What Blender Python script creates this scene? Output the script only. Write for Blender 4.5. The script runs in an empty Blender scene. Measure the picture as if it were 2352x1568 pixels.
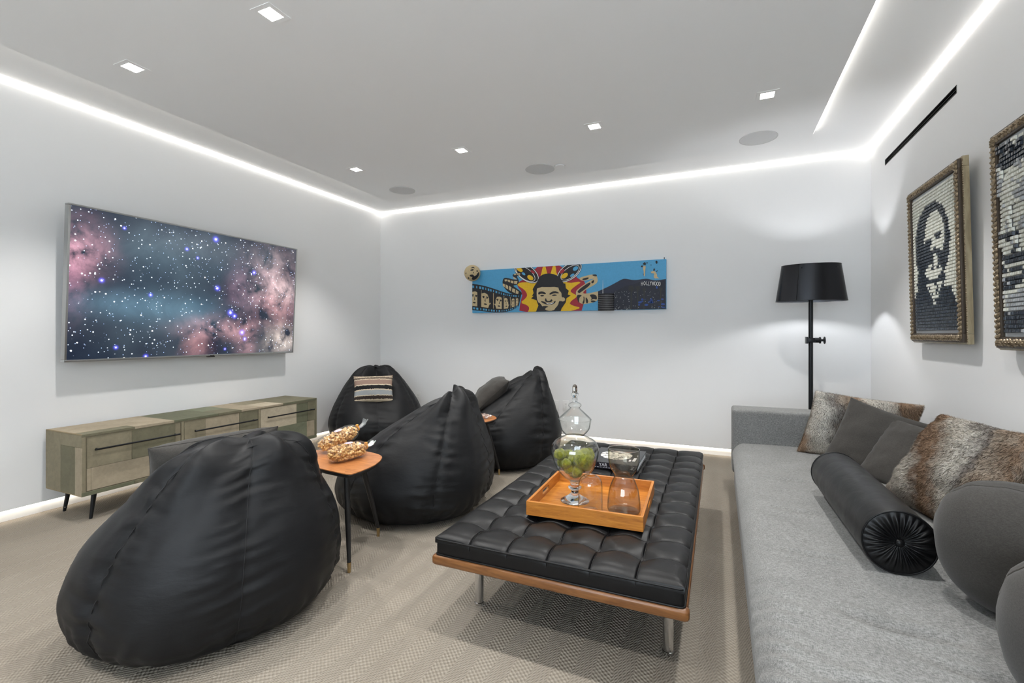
import bpy, bmesh, math, random
from mathutils import Vector, Matrix, noise

# ------------------------------------------------------------------ camera, world, exposure
SC = bpy.context.scene
COL = SC.collection
H = 1.21                                   # eye height, from the floor and wall lines
FPX = 1079.0; CXP = 1176.0; HYP = 768.0    # focal length, principal column and horizon row on 2352 x 1568
YAW = math.atan(474 / 1079)
cam_d = bpy.data.cameras.new('camera')
cam = bpy.data.objects.new('camera', cam_d); COL.objects.link(cam)
cam.location = (0, 0, H); cam.rotation_euler = (math.pi / 2, 0, YAW)
cam_d.sensor_width = 36; cam_d.lens = FPX / 2352 * 36
cam_d.shift_y = (HYP - 784) / 2352
cam_d.clip_start = 0.02
SC.camera = cam
SC.view_settings.view_transform = 'Standard'; SC.view_settings.look = 'None'
SC.view_settings.gamma = 1.0; SC.view_settings.use_curve_mapping = False
SC.view_settings.exposure = 0.92
SC.cycles.use_denoising = True
SC.cycles.max_bounces = 14; SC.cycles.diffuse_bounces = 6; SC.cycles.glossy_bounces = 6
SC.cycles.transmission_bounces = 12; SC.cycles.transparent_max_bounces = 12
SC.cycles.sample_clamp_indirect = 4.0
SC.cycles.caustics_refractive = False; SC.cycles.caustics_reflective = False
W_ = bpy.data.worlds.new('world'); SC.world = W_; W_.use_nodes = True
W_.node_tree.nodes['Background'].inputs[0].default_value = (0.80, 0.90, 1.0, 1)   # overcast daylight past the window
W_.node_tree.nodes['Background'].inputs[1].default_value = 5.6

DOWN_W = 48.0      # recessed downlights
COVE_E = 2.2       # cove strips
BASE_E = 3.8       # strips in the skirting recess
EDGE_E = 2.8       # strips round the floating ceiling panel
LAMP_E = 210.0     # bulb of the floor lamp

# ------------------------------------------------------------------ helpers
_c, _s = math.cos(YAW), math.sin(YAW)
def ray(px, py):
    X = (px - CXP) / FPX; V = (HYP - py) / FPX
    return Vector((X * _c - _s, X * _s + _c, V))
def onz(px, py, z): d = ray(px, py); return d * ((z - H) / d.z) + Vector((0, 0, H))
def onx(px, py, x): d = ray(px, py); return d * (x / d.x) + Vector((0, 0, H))
def ony(px, py, y): d = ray(px, py); return d * (y / d.y) + Vector((0, 0, H))

def bx(bm, x0, x1, y0, y1, z0, z1):
    v = [bm.verts.new(p) for p in ((x0,y0,z0),(x1,y0,z0),(x1,y1,z0),(x0,y1,z0),(x0,y0,z1),(x1,y0,z1),(x1,y1,z1),(x0,y1,z1))]
    for f in ((3,2,1,0),(4,5,6,7),(0,1,5,4),(1,2,6,5),(2,3,7,6),(3,0,4,7)): bm.faces.new([v[i] for i in f])
    return bm
def box(x0, x1, y0, y1, z0, z1): return bx(bmesh.new(), x0, x1, y0, y1, z0, z1)
def frame_axes(d):
    d = Vector(d).normalized(); u = d.orthogonal().normalized(); return u, d.cross(u)
def tube(bm, pts, r, seg=12, cap=True, closed=False):
    pts = [Vector(p) for p in pts]; n = len(pts); rings = []
    rs = r if isinstance(r, (list, tuple)) else [r] * n
    u = None
    for i, p in enumerate(pts):
        if closed: d = pts[(i + 1) % n] - pts[i - 1]
        else: d = pts[min(i + 1, n - 1)] - pts[max(i - 1, 0)]
        d.normalize()
        if u is None: u = d.orthogonal().normalized()
        u = (u - d * u.dot(d)); u = u.normalized() if u.length > 1e-6 else d.orthogonal().normalized()
        w = d.cross(u)
        rings.append([bm.verts.new(p + (u * math.cos(2*math.pi*k/seg) + w * math.sin(2*math.pi*k/seg)) * rs[i]) for k in range(seg)])
    for i in range(n if closed else n - 1):
        a, b = rings[i], rings[(i + 1) % n]
        for k in range(seg): bm.faces.new((a[k], a[(k+1) % seg], b[(k+1) % seg], b[k]))
    if cap and not closed:
        bm.faces.new(rings[0][::-1]); bm.faces.new(rings[-1])
    return bm
def lathe(bm, prof, seg=40, c=(0, 0, 0), sx=1.0, sy=1.0, closed=False):
    rings = []
    for r, z in prof:
        if r < 1e-5: rings.append([bm.verts.new((c[0], c[1], c[2] + z))])
        else: rings.append([bm.verts.new((c[0] + sx*r*math.cos(2*math.pi*k/seg), c[1] + sy*r*math.sin(2*math.pi*k/seg), c[2] + z)) for k in range(seg)])
    m = len(rings)
    for i in range(m if closed else m - 1):
        a, b = rings[i], rings[(i + 1) % m]
        for k in range(seg):
            k2 = (k + 1) % seg
            if len(a) == 1 and len(b) == 1: continue
            if len(a) == 1: bm.faces.new((a[0], b[k2], b[k]))
            elif len(b) == 1: bm.faces.new((a[k], a[k2], b[0]))
            else: bm.faces.new((a[k], a[k2], b[k2], b[k]))
    return bm
def prism(bm, pts, z0, z1):
    a = [bm.verts.new((p[0], p[1], z0)) for p in pts]; b = [bm.verts.new((p[0], p[1], z1)) for p in pts]
    n = len(pts)
    bm.faces.new(a[::-1]); bm.faces.new(b)
    for i in range(n): bm.faces.new((a[i], a[(i+1) % n], b[(i+1) % n], b[i]))
    return bm
def bevel(bm, off, seg=2):
    bmesh.ops.bevel(bm, geom=list(bm.edges), offset=off, segments=seg, profile=0.6, affect='EDGES', clamp_overlap=True)
    return bm
def obj(name, bm, mat, parent=None, smooth=35, loc=None):
    me = bpy.data.meshes.new(name)
    bmesh.ops.recalc_face_normals(bm, faces=bm.faces); bm.to_mesh(me); bm.free()
    return obj_me(name, me, mat, parent, smooth, loc)
def obj_me(name, me, mat, parent=None, smooth=35, loc=None):
    if len(me.materials) == 0: me.materials.append(mat)
    if smooth:
        for p in me.polygons: p.use_smooth = True
        if smooth < 180: me.set_sharp_from_angle(angle=math.radians(smooth))
    o = bpy.data.objects.new(name, me); COL.objects.link(o); o.parent = parent
    if loc is not None: o.location = loc
    return o
def pyd(name, verts, faces, mat, parent=None, smooth=180):
    me = bpy.data.meshes.new(name); me.from_pydata([tuple(v) for v in verts], [], faces); me.update()
    return obj_me(name, me, mat, parent, smooth)
def tag(o, label, cat, group=None, kind=None):
    o['label'] = label; o['category'] = cat
    if group: o['group'] = group
    if kind: o['kind'] = kind
    return o
def thing(name, label, cat, loc=(0, 0, 0), rotz=0.0, group=None):
    o = bpy.data.objects.new(name, None); COL.objects.link(o); o.empty_display_size = 0.1
    o.location = loc; o.rotation_euler = (0, 0, rotz)
    return tag(o, label, cat, group)
def struct(name, bm, mat, smooth=0):
    o = obj(name, bm, mat, None, smooth); o['kind'] = 'structure'; return o

# ------------------------------------------------------------------ materials
class NT:
    def __init__(self, name):
        self.m = bpy.data.materials.new(name); self.m.use_nodes = True
        self.t = self.m.node_tree; self.n = self.t.nodes; self.l = self.t.links
        self.b = self.n['Principled BSDF']; self._tc = None
    def node(self, kind, **kw):
        n = self.n.new('ShaderNode' + kind)
        for k, v in kw.items(): setattr(n, k, v)
        return n
    def link(self, a, b): self.l.new(a, b)
    def tc(self, out='Object'):
        if self._tc is None: self._tc = self.node('TexCoord')
        return self._tc.outputs[out]
    def mapped(self, scale=(1, 1, 1), rot=(0, 0, 0), loc=(0, 0, 0), out='Object'):
        mp = self.node('Mapping'); mp.inputs['Scale'].default_value = scale; mp.inputs['Rotation'].default_value = rot; mp.inputs['Location'].default_value = loc
        self.link(self.tc(out), mp.inputs['Vector']); return mp.outputs[0]
    def noise(self, vec, scale, detail=2.0, rough=0.5, dist=0.0):
        n = self.node('TexNoise'); n.inputs['Scale'].default_value = scale; n.inputs['Detail'].default_value = detail
        n.inputs['Roughness'].default_value = rough; n.inputs['Distortion'].default_value = dist
        self.link(vec, n.inputs['Vector']); return n.outputs['Fac']
    def math(self, op, a, b=None, c=None, clamp=False):
        n = self.node('Math', operation=op, use_clamp=clamp)
        for i, v in enumerate((a, b, c)):
            if v is None: continue
            if hasattr(v, 'links'): self.link(v, n.inputs[i])
            else: n.inputs[i].default_value = v
        return n.outputs[0]
    def ramp(self, fac, stops, interp='LINEAR'):
        n = self.node('ValToRGB'); n.color_ramp.interpolation = interp
        el = n.color_ramp.elements
        while len(el) < len(stops): el.new(0.5)
        for e, (p, c) in zip(el, stops): e.position = p; e.color = (*c, 1) if len(c) == 3 else c
        self.link(fac, n.inputs[0]); return n.outputs[0]
    def mix(self, fac, a, b, mode='MIX'):
        n = self.node('Mix', data_type='RGBA', blend_type=mode)
        for s, v in ((n.inputs[0], fac), (n.inputs[6], a), (n.inputs[7], b)):
            if hasattr(v, 'links'): self.link(v, s)
            else: s.default_value = v if isinstance(v, (int, float)) else (*v, 1)
        return n.outputs[2]
    def sep(self, vec):
        n = self.node('SeparateXYZ'); self.link(vec, n.inputs[0]); return n.outputs
    def bump(self, height, strength=0.3, dist=0.002):
        n = self.node('Bump'); n.inputs['Strength'].default_value = strength; n.inputs['Distance'].default_value = dist
        self.link(height, n.inputs['Height']); self.link(n.outputs[0], self.b.inputs['Normal']); return n
    def base(self, v):
        if hasattr(v, 'links'): self.link(v, self.b.inputs['Base Color'])
        else: self.b.inputs['Base Color'].default_value = (*v, 1)
        return self
    def set(self, **kw):
        for k, v in kw.items(): self.b.inputs[k.replace('_', ' ')].default_value = v
        return self
def plain(name, col, rough=0.5, metal=0.0, **kw):
    m = NT(name); m.base(col); m.set(Roughness=rough, Metallic=metal, **kw); return m.m
def emit(name, col, strength):
    m = NT(name); m.base((0.02, 0.02, 0.02)); m.b.inputs['Emission Color'].default_value = (*col, 1); m.b.inputs['Emission Strength'].default_value = strength
    return m.m

def mat_paint(name, col):
    m = NT(name); n = m.noise(m.tc(), 420, 2); m.base(col); m.set(Roughness=0.85); m.bump(n, 0.06, 0.0008); return m.m
def mat_carpet():
    m = NT('carpet'); x, y, z = m.sep(m.mapped((1, 1, 1)))
    wob = m.noise(m.tc(), 9, 2); x2 = m.math('ADD', x, m.math('MULTIPLY', wob, 0.010))
    W = 0.068
    u = m.math('DIVIDE', x2, W)
    tri = m.math('PINGPONG', u, 1.0)                                  # chevron columns
    st = m.math('ADD', y, m.math('MULTIPLY', tri, W * 0.95))
    rib = m.math('SINE', m.math('MULTIPLY', st, 2 * math.pi / 0.0175))
    loop = m.math('SINE', m.math('MULTIPLY', m.math('SUBTRACT', x2, m.math('MULTIPLY', st, 0.55)), 2 * math.pi / 0.0125))
    h = m.math('ADD', m.math('MULTIPLY', rib, 0.48), m.math('MULTIPLY', loop, 0.5))
    fz = m.noise(m.tc(), 300, 3); h2 = m.math('ADD', h, m.math('MULTIPLY', fz, 0.9))
    col = m.ramp(m.math('MULTIPLY_ADD', h2, 0.25, 0.40), [(0.0, (0.1016, 0.0861, 0.0683)), (0.45, (0.2438, 0.2130, 0.1748)), (1.0, (0.3658, 0.3251, 0.2723))])  # cavity shade put into the colour: grooves darker than the loop tops
    big = m.noise(m.tc(), 1.7, 3); col = m.mix(0.35, col, m.ramp(big, [(0.3, (0.2113, 0.1829, 0.1463)), (0.7, (0.3007, 0.2723, 0.2276))]))
    m.base(col); m.set(Roughness=0.95); m.b.inputs['Specular IOR Level'].default_value = 0.1; m.bump(h2, 0.7, 0.0035); return m.m
def mat_vinyl(name, col, rough, grain=0.12):
    m = NT(name); v = m.mapped((1, 1, 3.2))
    n1 = m.noise(v, 14, 4, 0.58, 0.4); n2 = m.noise(m.tc(), 240, 2)
    m.base(col); m.set(Roughness=rough); m.b.inputs['Specular IOR Level'].default_value = .24; h = m.math('ADD', m.math('MULTIPLY', n1, 1.0), m.math('MULTIPLY', n2, 0.06)); m.bump(h, grain, 0.010)
    r = m.noise(m.tc(), 6, 3); m.link(m.math('MULTIPLY_ADD', r, 0.18, rough - 0.09), m.b.inputs['Roughness']); return m.m
def mat_leather(name, col, rough):
    m = NT(name); n1 = m.noise(m.tc(), 13, 4, 0.6, 0.8); n2 = m.noise(m.tc(), 420, 2)
    m.base(m.mix(n1, tuple(c * 0.8 for c in col), tuple(c * 1.25 for c in col)))
    m.link(m.math('MULTIPLY_ADD', n1, 0.2, rough - 0.1), m.b.inputs['Roughness'])
    m.b.inputs['Specular IOR Level'].default_value = .26
    m.bump(m.math('ADD', n1, m.math('MULTIPLY', n2, 0.08)), 0.18, 0.006); return m.m
def mat_weave(name, c1, c2, scale=520, bump=0.3, axes='xy'):
    m = NT(name); a = m.noise(m.mapped((scale, scale * 0.16, scale * 0.4)), 1, 2); b = m.noise(m.mapped((scale * 0.16, scale, scale * 0.4)), 1, 2)
    c = m.noise(m.mapped((scale * .16, scale * .4, scale)), 1, 2)
    h = m.math('ADD', m.math('ADD', a, b), c)
    big = m.noise(m.tc(), 5, 2)
    f = m.math('ADD', m.math('MULTIPLY_ADD', h, 0.9, -0.85), m.math('MULTIPLY_ADD', big, 0.25, -0.125), clamp=True)
    m.base(m.ramp(f, [(0.25, c1), (0.75, c2)])); m.set(Roughness=0.95); m.b.inputs['Specular IOR Level'].default_value = 0.15
    m.b.inputs['Sheen Weight'].default_value = 0.15
    m.bump(h, bump, 0.0015); return m.m
def mat_wood(name, stops, scale=(1.0, 14, 14), rough=0.35, nscale=3.0, dist=1.2):
    m = NT(name); v = m.mapped(scale); n = m.noise(v, nscale, 6, 0.62, dist); n2 = m.noise(m.mapped(tuple(s * 6 for s in scale)), nscale, 2)
    f = m.math('ADD', n, m.math('MULTIPLY_ADD', n2, 0.22, -0.11))
    m.base(m.ramp(f, stops)); m.set(Roughness=rough); m.bump(n2, 0.05, 0.001); return m.m
def mat_glass(name, col=(1, 1, 1), rough=0.0, ior=1.45):
    m = NT(name); m.base(col); m.set(Roughness=rough, IOR=ior); m.b.inputs['Transmission Weight'].default_value = 1.0; return m.m

M_WALL = mat_paint('wall_paint', (0.775, 0.775, 0.775))
M_CEIL = mat_paint('ceiling_paint', (0.95, 0.95, 0.95))
M_BASE = mat_paint('skirting_paint', (0.82, 0.81, 0.79))
M_CARPET = mat_carpet()
M_COVE = emit('cove_light', (1.0, 0.965, 0.91), COVE_E)
M_BASEL = emit('skirting_light', (1.0, 0.91, 0.78), BASE_E)
M_EDGE = emit('edge_light', (1.0, 0.97, 0.9), EDGE_E)
M_LENS = emit('downlight_lens', (1.0, 0.98, 0.94), 16.0)
M_BLACKMETAL = plain('black_metal', (0.012, 0.013, 0.015), 0.38, 0.6)
M_BLACKPLASTIC = plain('black_plastic', (0.012, 0.012, 0.013), 0.5)
M_CHROME = plain('chrome', (0.72, 0.72, 0.73), 0.12, 1.0)
M_SILVER = plain('silver_bezel', (0.42, 0.43, 0.43), 0.32, 0.9)
M_BRASS = plain('brass', (0.55, 0.40, 0.20), 0.3, 1.0)
M_WHITEPLASTIC = plain('white_plastic', (0.78, 0.78, 0.77), 0.4)
M_GRILLE = plain('speaker_mesh', (0.68, 0.68, 0.68), 0.8)
def mat_thin_glass(name, face, edge, gloss=1.0):
    m = NT(name); t = m.node('BsdfTransparent'); g = m.node('BsdfGlossy'); g.inputs['Roughness'].default_value = 0.0; g.inputs['Color'].default_value = (1, 1, 1, 1)
    lw = m.node('LayerWeight'); lw.inputs[0].default_value = .5; fc = lw.outputs['Facing']
    m.link(m.ramp(fc, [(0.0, face), (.62, face), (1.0, edge)]), t.inputs[0])
    mx = m.node('MixShader'); m.link(m.math('MULTIPLY_ADD', m.math('POWER', fc, 5.0), 0.60, .055 * gloss, clamp=True), mx.inputs[0]); m.link(t.outputs[0], mx.inputs[1]); m.link(g.outputs[0], mx.inputs[2])
    m.link(mx.outputs[0], m.n['Material Output'].inputs['Surface']); return m.m
M_CLEAR = mat_thin_glass('clear_glass', (0.985, 0.99, 0.985), (.34, .38, .38))
M_SOLIDGLASS = mat_glass('solid_glass', (0.99, 1.0, 0.995))
M_SMOKE = mat_thin_glass('smoked_glass', (0.90, 0.885, 0.85), (.30, .32, .31))
M_BEAN = mat_vinyl('bean_bag_vinyl', (0.0080, 0.0084, 0.0095), 0.54)
M_LEATHER = mat_leather('black_leather', (0.0045, 0.0045, 0.005), 0.40)
M_SEAM = plain('seam_thread', (0.006, 0.006, 0.007), 0.7)
M_SOFA = mat_weave('sofa_linen', (0.125, 0.125, 0.122), (0.26, 0.26, 0.253), 560)
M_TAUPE = mat_weave('taupe_felt', (0.042, 0.039, 0.0355), (0.062, 0.058, 0.053), 800, 0.2)
# ------------------------------------------------------------------ room shell
XL, XR, YB, YF = -4.200, 1.244, 5.120, -2.30
ZC = 2.860                 # perimeter ceiling; the floating panel hangs a little lower
ZP = 2.814
RB = 0.075                 # height of the lit skirting recess
RD = 0.030                 # its depth
T = 0.14
struct('floor', box(XL - 0.3, XR + 0.3, YF - 0.3, YB + 0.3, -0.12, 0.0), M_CARPET)
struct('ceiling', box(XL - 0.3, XR + 0.3, YF - 0.3, YB + 0.3, ZC, ZC + 0.14), M_CEIL)
struct('wall_left', box(XL - T, XL, YF - T, YB + T, RB, ZC), M_WALL)
struct('wall_back', box(XL, XR, YB, YB + T, RB, ZC), M_WALL)
# the right wall has a slot for the air diffuser
VY0, VY1, VZ0, VZ1 = 3.470, 4.728, 2.585, 2.634
bm = bmesh.new()
bx(bm, XR, XR + T, YF - T, VY0, RB, ZC); bx(bm, XR, XR + T, VY1, YB + T, RB, ZC)
bx(bm, XR, XR + T, VY0, VY1, RB, VZ0); bx(bm, XR, XR + T, VY0, VY1, VZ1, ZC)
struct('wall_right', bm, M_WALL)
# the wall behind the camera has a wide window that lets daylight in
WX0, WX1, WZ0, WZ1 = -1.5, 1.0, 0.50, 2.40
bm = bmesh.new()
bx(bm, XL, WX0, YF - T, YF, 0, ZC); bx(bm, WX1, XR, YF - T, YF, 0, ZC)
bx(bm, WX0, WX1, YF - T, YF, 0, WZ0); bx(bm, WX0, WX1, YF - T, YF, WZ1, ZC)
struct('wall_front', bm, M_WALL)
w1 = struct('window_1', (lambda b: [bx(b, WX0, WX1, YF-.10, YF-.05, WZ0, WZ0+.05), bx(b, WX0, WX1, YF-.10, YF-.05, WZ1-.05, WZ1)] + [bx(b, x-.025, x+.025, YF-.10, YF-.05, WZ0+.05, WZ1-.05) for x in (WX0+.025, -0.25, WX1-.025)] and b)(bmesh.new()), M_BLACKMETAL)
for a, b in ((WX0 + .05, -.275), (-.225, WX1 - .05)): obj('pane', box(a, b, YF - .078, YF - .074, WZ0 + .05, WZ1 - .05), M_CLEAR, w1, 0)
# skirting recess: painted board set back under the wall edge, strip light in the top of the recess
for nm, b in (('left', box(XL - RD - .05, XL - RD, YF, YB, 0, RB)), ('back', box(XL - RD, XR + RD, YB + RD, YB + RD + .05, 0, RB)), ('right', box(XR + RD, XR + RD + .05, YF, YB, 0, RB))):
    struct('baseboard_' + nm, b, M_BASE)
for lab, b in (('warm strip light hidden in the skirting recess under the television wall', box(XL - RD + .002, XL - .004, YF + .05, YB + RD - .01, RB - .006, RB - .0005)),
               ('warm strip light hidden in the skirting recess under the long painting', box(XL - RD + .04, XR + RD - .04, YB + .004, YB + RD - .002, RB - .006, RB - .0005)),
               ('warm strip light hidden in the skirting recess behind the sofa', box(XR + .004, XR + RD - .002, YF + .05, YB + RD - .01, RB - .006, RB - .0005))):
    tag(obj('strip_light', b, M_BASEL, None, 0), lab, 'strip light', 'skirting strip lights')
# floating ceiling panel
PX0, PX1, PY0, PY1 = -3.645, 0.694, -1.75, 4.563
struct('trim_1', box(PX0, PX1, PY0, PY1, ZP, ZC), M_CEIL)
for lab, b in (('strip light in the ceiling panel edge facing the television wall', box(PX0 - .006, PX0 - .0005, PY0 + .05, PY1 - .12, ZP + .012, ZC - .004)),
               ('strip light in the ceiling panel edge facing the framed portraits', box(PX1 + .0005, PX1 + .006, PY0 + .05, PY1 - .12, ZP + .012, ZC - .004)),
               ('strip light in the ceiling panel edge facing the long painting', box(PX0 + .12, PX1 - .12, PY1 + .0005, PY1 + .006, ZP + .012, ZC - .004))):
    tag(obj('strip_light', b, M_EDGE, None, 0), lab, 'strip light', 'ceiling panel strip lights')
# cove profiles in the angle of wall and ceiling
def cove(lab, axis, a0, a1, w, sgn):
    bm = bmesh.new(); D = 0.034; Hh = 0.034
    sec = [(w, ZC - .0005), (w + sgn * D, ZC - .0005), (w + sgn * D, ZC - .006), (w + sgn * .006, ZC - Hh), (w + sgn*.0005, ZC - Hh)]
    rings = []
    for a in (a0, a1): rings.append([bm.verts.new((p[0], a, p[1]) if axis == 'y' else (a, p[0], p[1])) for p in sec])
    n = len(sec)
    for k in range(n): bm.faces.new((rings[0][k], rings[0][(k+1) % n], rings[1][(k+1) % n], rings[1][k]))
    bm.faces.new(rings[0][::-1]); bm.faces.new(rings[1])
    tag(obj('strip_light', bm, M_COVE, None, 0), lab, 'strip light', 'cove strip lights')
cove('bright white cove light line above the television', 'y', YF + .02, YB - .001, XL, 1)
cove('bright white cove light line above the long painting', 'x', XL + .035, XR - .035, YB, -1)
cove('bright white cove light line above the framed portraits', 'y', YF + .02, YB - .001, XR, -1)

# ------------------------------------------------------------------ ceiling fittings
def downlight(x, y, lab):
    t = thing('recessed_downlight', lab, 'downlight', (x, y, ZP), 0, 'recessed ceiling downlights')
    bm = bmesh.new(); a, b = .066, .041
    for (x0, x1, y0, y1) in ((-a, a, -a, -b), (-a, a, b, a), (-a, -b, -b, b), (b, a, -b, b)): bx(bm, x0, x1, y0, y1, -.0035, -.0005)
    obj('trim_plate', bm, M_CEIL, t, 0)
    obj('lens', box(-.0405, .0405, -.0405, .0405, -.0026, -.0006), M_LENS, t, 0)
    ld = bpy.data.lights.new('downlight_lamp', 'SPOT'); ld.energy = DOWN_W; ld.color = (1.0, 0.985, 0.955)
    ld.spot_size = math.radians(98); ld.spot_blend = 0.55; ld.shadow_soft_size = 0.035
    lo = bpy.data.objects.new('downlight_lamp', ld); COL.objects.link(lo); lo.parent = t; lo.location = (0, 0, -.02)
DX = (-3.222, -2.050, -0.875, 0.300); DY = (3.570, 1.667, -0.236)
labs = {(0, 0): 'square downlight next to the ceiling speaker in the television corner', (1, 0): 'square downlight above the half hidden side table with the wrapper',
        (2, 0): 'square downlight second from the floor lamp in the row along the painting', (3, 0): 'square downlight next to the ceiling speaker by the floor lamp',
        (0, 1): 'square downlight over the patchwork console near the cove light', (1, 1): 'square downlight above the side table with popcorn'}
for j, y in enumerate(DY):
    for i, x in enumerate(DX):
        downlight(x, y, labs.get((i, j), 'square downlight towards the window end of the room'))
def speaker(x, y, lab):
    t = thing('ceiling_speaker', lab, 'speaker', (x, y, ZP), 0, 'round ceiling speakers')
    obj('rim', lathe(bmesh.new(), [(.136, -.0005), (.142, -.0005), (.142, -.004), (.138, -.005), (.136, -.004)], 48, closed=True), M_GRILLE, t)
    obj('grille', lathe(bmesh.new(), [(0, -.0035), (.1355, -.003), (.1355, -.0006), (0, -.0006)], 48), M_GRILLE, t)
speaker(-3.221, 4.296, 'round grey ceiling speaker grille near the television corner')
speaker(-1.584, 4.278, 'round grey ceiling speaker grille beside the small detector disc')
speaker(0.299, 4.323, 'round grey ceiling speaker grille near the floor lamp corner')
t = thing('detector_disc', 'small white ceiling disc beside the middle speaker grille', 'detector', (-1.377, 4.266, ZP))
obj('body', lathe(bmesh.new(), [(0, -.012), (.040, -.012), (.044, -.009), (.044, -.0005), (0, -.0005)], 32), M_CEIL, t)
obj('rim', lathe(bmesh.new(), [(.045, -.0005), (.050, -.0005), (.050, -.004), (.045, -.004)], 32, closed=True), M_GRILLE, t)
# linear air diffuser in the right wall
t = thing('air_diffuser', 'long narrow black slot diffuser high on the portrait wall', 'air vent', (XR, (VY0 + VY1) / 2, (VZ0 + VZ1) / 2))
L2 = (VY1 - VY0) / 2; h2 = (VZ1 - VZ0) / 2
bm = bmesh.new(); bx(bm, .055, .060, -L2 + .001, L2 - .001, -h2 + .001, h2 - .001)
for a, b in ((-h2 + .0005, -h2 + .004), (h2 - .004, h2 - .0005)): bx(bm, -.001, .055, -L2 + .001, L2 - .001, a, b)
for a, b in ((-L2 + .0005, -L2 + .005), (L2 - .005, L2 - .0005)): bx(bm, -.001, .055, a, b, -h2 + .004, h2 - .004)
obj('housing', bm, M_BLACKPLASTIC, t, 0)
for k, zz in enumerate((-.008, .008)):
    o = obj('vane', box(.008, .045, -L2 + .006, L2 - .006, zz - .0012, zz + .0012), M_BLACKPLASTIC, t, 0)
# wall plates
def plate(x, z, lab, kind):
    t = thing('wall_plate', lab, 'outlet', (x, YB, z))
    obj('plate', bevel(box(-.037, .037, -.006, -.0005, -.058, .058), .002, 2), M_WHITEPLASTIC, t)
    obj('insert', bevel(box(-.0175, .0175, -.0085, -.0062, -.034, .034), .0008, 1), M_WHITEPLASTIC, t)
    if kind == 'outlet':
        for zz in (-.017, .017):
            for xx in (-.006, .006): obj('slot', box(xx - .001, xx + .001, -.0089, -.0084, zz - .002, zz + .006), M_BLACKPLASTIC, t, 0)
            obj('slot', box(-.0018, .0018, -.0089, -.0084, zz - .010, zz - .0065), M_BLACKPLASTIC, t, 0)
    return t
plate(-3.583, .405, 'white duplex outlet plate beside the bean bag with striped pillow', 'outlet')
plate(-3.715, .405, 'white blank wall plate half hidden by the bean bag with striped pillow', 'blank')
plate(-1.702, .403, 'white blank wall plate next to the outlet behind the apothecary jar', 'blank')
plate(-1.581, .405, 'white duplex outlet plate behind the apothecary jar', 'outlet')
# ------------------------------------------------------------------ sofa
def fbm(x, y, z, o=3):
    return noise.fractal(Vector((x, y, z)), 1.0, 2.0, o)
def grid_obj(name, fn, nu, nv, mat, parent, smooth=180, close_v=False):
    vs = [fn(i / nu, j / nv) for i in range(nu + 1) for j in range(nv + (0 if close_v else 1))]
    W = nv + (0 if close_v else 1); fs = []
    for i in range(nu):
        for j in range(nv):
            j2 = (j + 1) % W if close_v else j + 1
            fs.append((i * W + j, (i + 1) * W + j, (i + 1) * W + j2, i * W + j2))
    return pyd(name, vs, fs, mat, parent, smooth)
SX0, SY0, SY1, SZ = 0.098, -0.75, 3.905, 0.402
sofa = thing('sofa', 'long grey linen sofa with a low square arm along the portrait wall', 'sofa', (0.65, 1.7, 0))
ox, oy = 0.65, 1.7
obj('base', bevel(box(SX0 + .018 - ox, 1.205 - ox, SY0 - oy, SY1 + .25 - oy, .012, .19), .012, 2), M_SOFA, sofa)
obj('arm', bevel(box(SX0 - .004 - ox, 1.205 - ox, SY1 - oy, SY1 + .245 - oy, .17, .648), .028, 4), M_SOFA, sofa)
obj('arm', bevel(box(SX0 - .004 - ox, 1.205 - ox, SY0 - .24 - oy, SY0 - oy, .17, .648), .028, 4), M_SOFA, sofa)
obj('backrest', bevel(box(1.075 - ox, 1.222 - ox, SY0 - oy, SY1 - oy, .17, .60), .03, 4), M_SOFA, sofa)
prof = []
for k in range(9): prof.append((SX0 + .016 - .018 * k / 8, .155 + .150 * k / 8))
for k in range(1, 11):
    a = math.pi / 2 * k / 10; prof.append((SX0 - .002 + .085 * (1 - math.cos(a)), .305 + .097 * math.sin(a)))
for k in range(1, 41): prof.append((SX0 + .083 + (1.10 - SX0 - .083) * k / 40, .402 - .004 * math.sin(math.pi * k / 40)))
prof.append((1.10, .16)); prof.append((.6, .155))
CREASE = [(.30, 1.66, .62, 1.60, .016, .022), (.44, 1.53, .72, 1.46, .013, .020), (.18, 2.05, .45, 2.00, .008, .018), (.20, 2.55, .50, 2.46, .007, .020), (.60, 1.20, .85, 1.28, .010, .025), (.16, 1.35, .36, 1.30, .009, .018), (.22, 3.1, .5, 3.02, .006, .02), (.30, 3.5, .44, 3.44, .006, .02), (.55, 3.55, .8, 3.75, .006, .03)]
def crease(x, y):
    s = 0.0
    for x0, y0, x1, y1, dep, w in CREASE:
        dx, dy = x1 - x0, y1 - y0; t = ((x - x0) * dx + (y - y0) * dy) / (dx * dx + dy * dy)
        q = max(0.0, min(1.0, t)); e = 1 - abs(2 * q - 1) ** 3
        d = math.hypot(x - x0 - q * dx, y - y0 - q * dy + .02 * math.sin(q * 5))
        s += dep * e * (-math.exp(-(d / w) ** 2) + .55 * math.exp(-((d - 2.0 * w) / w) ** 2))
    return s
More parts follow.
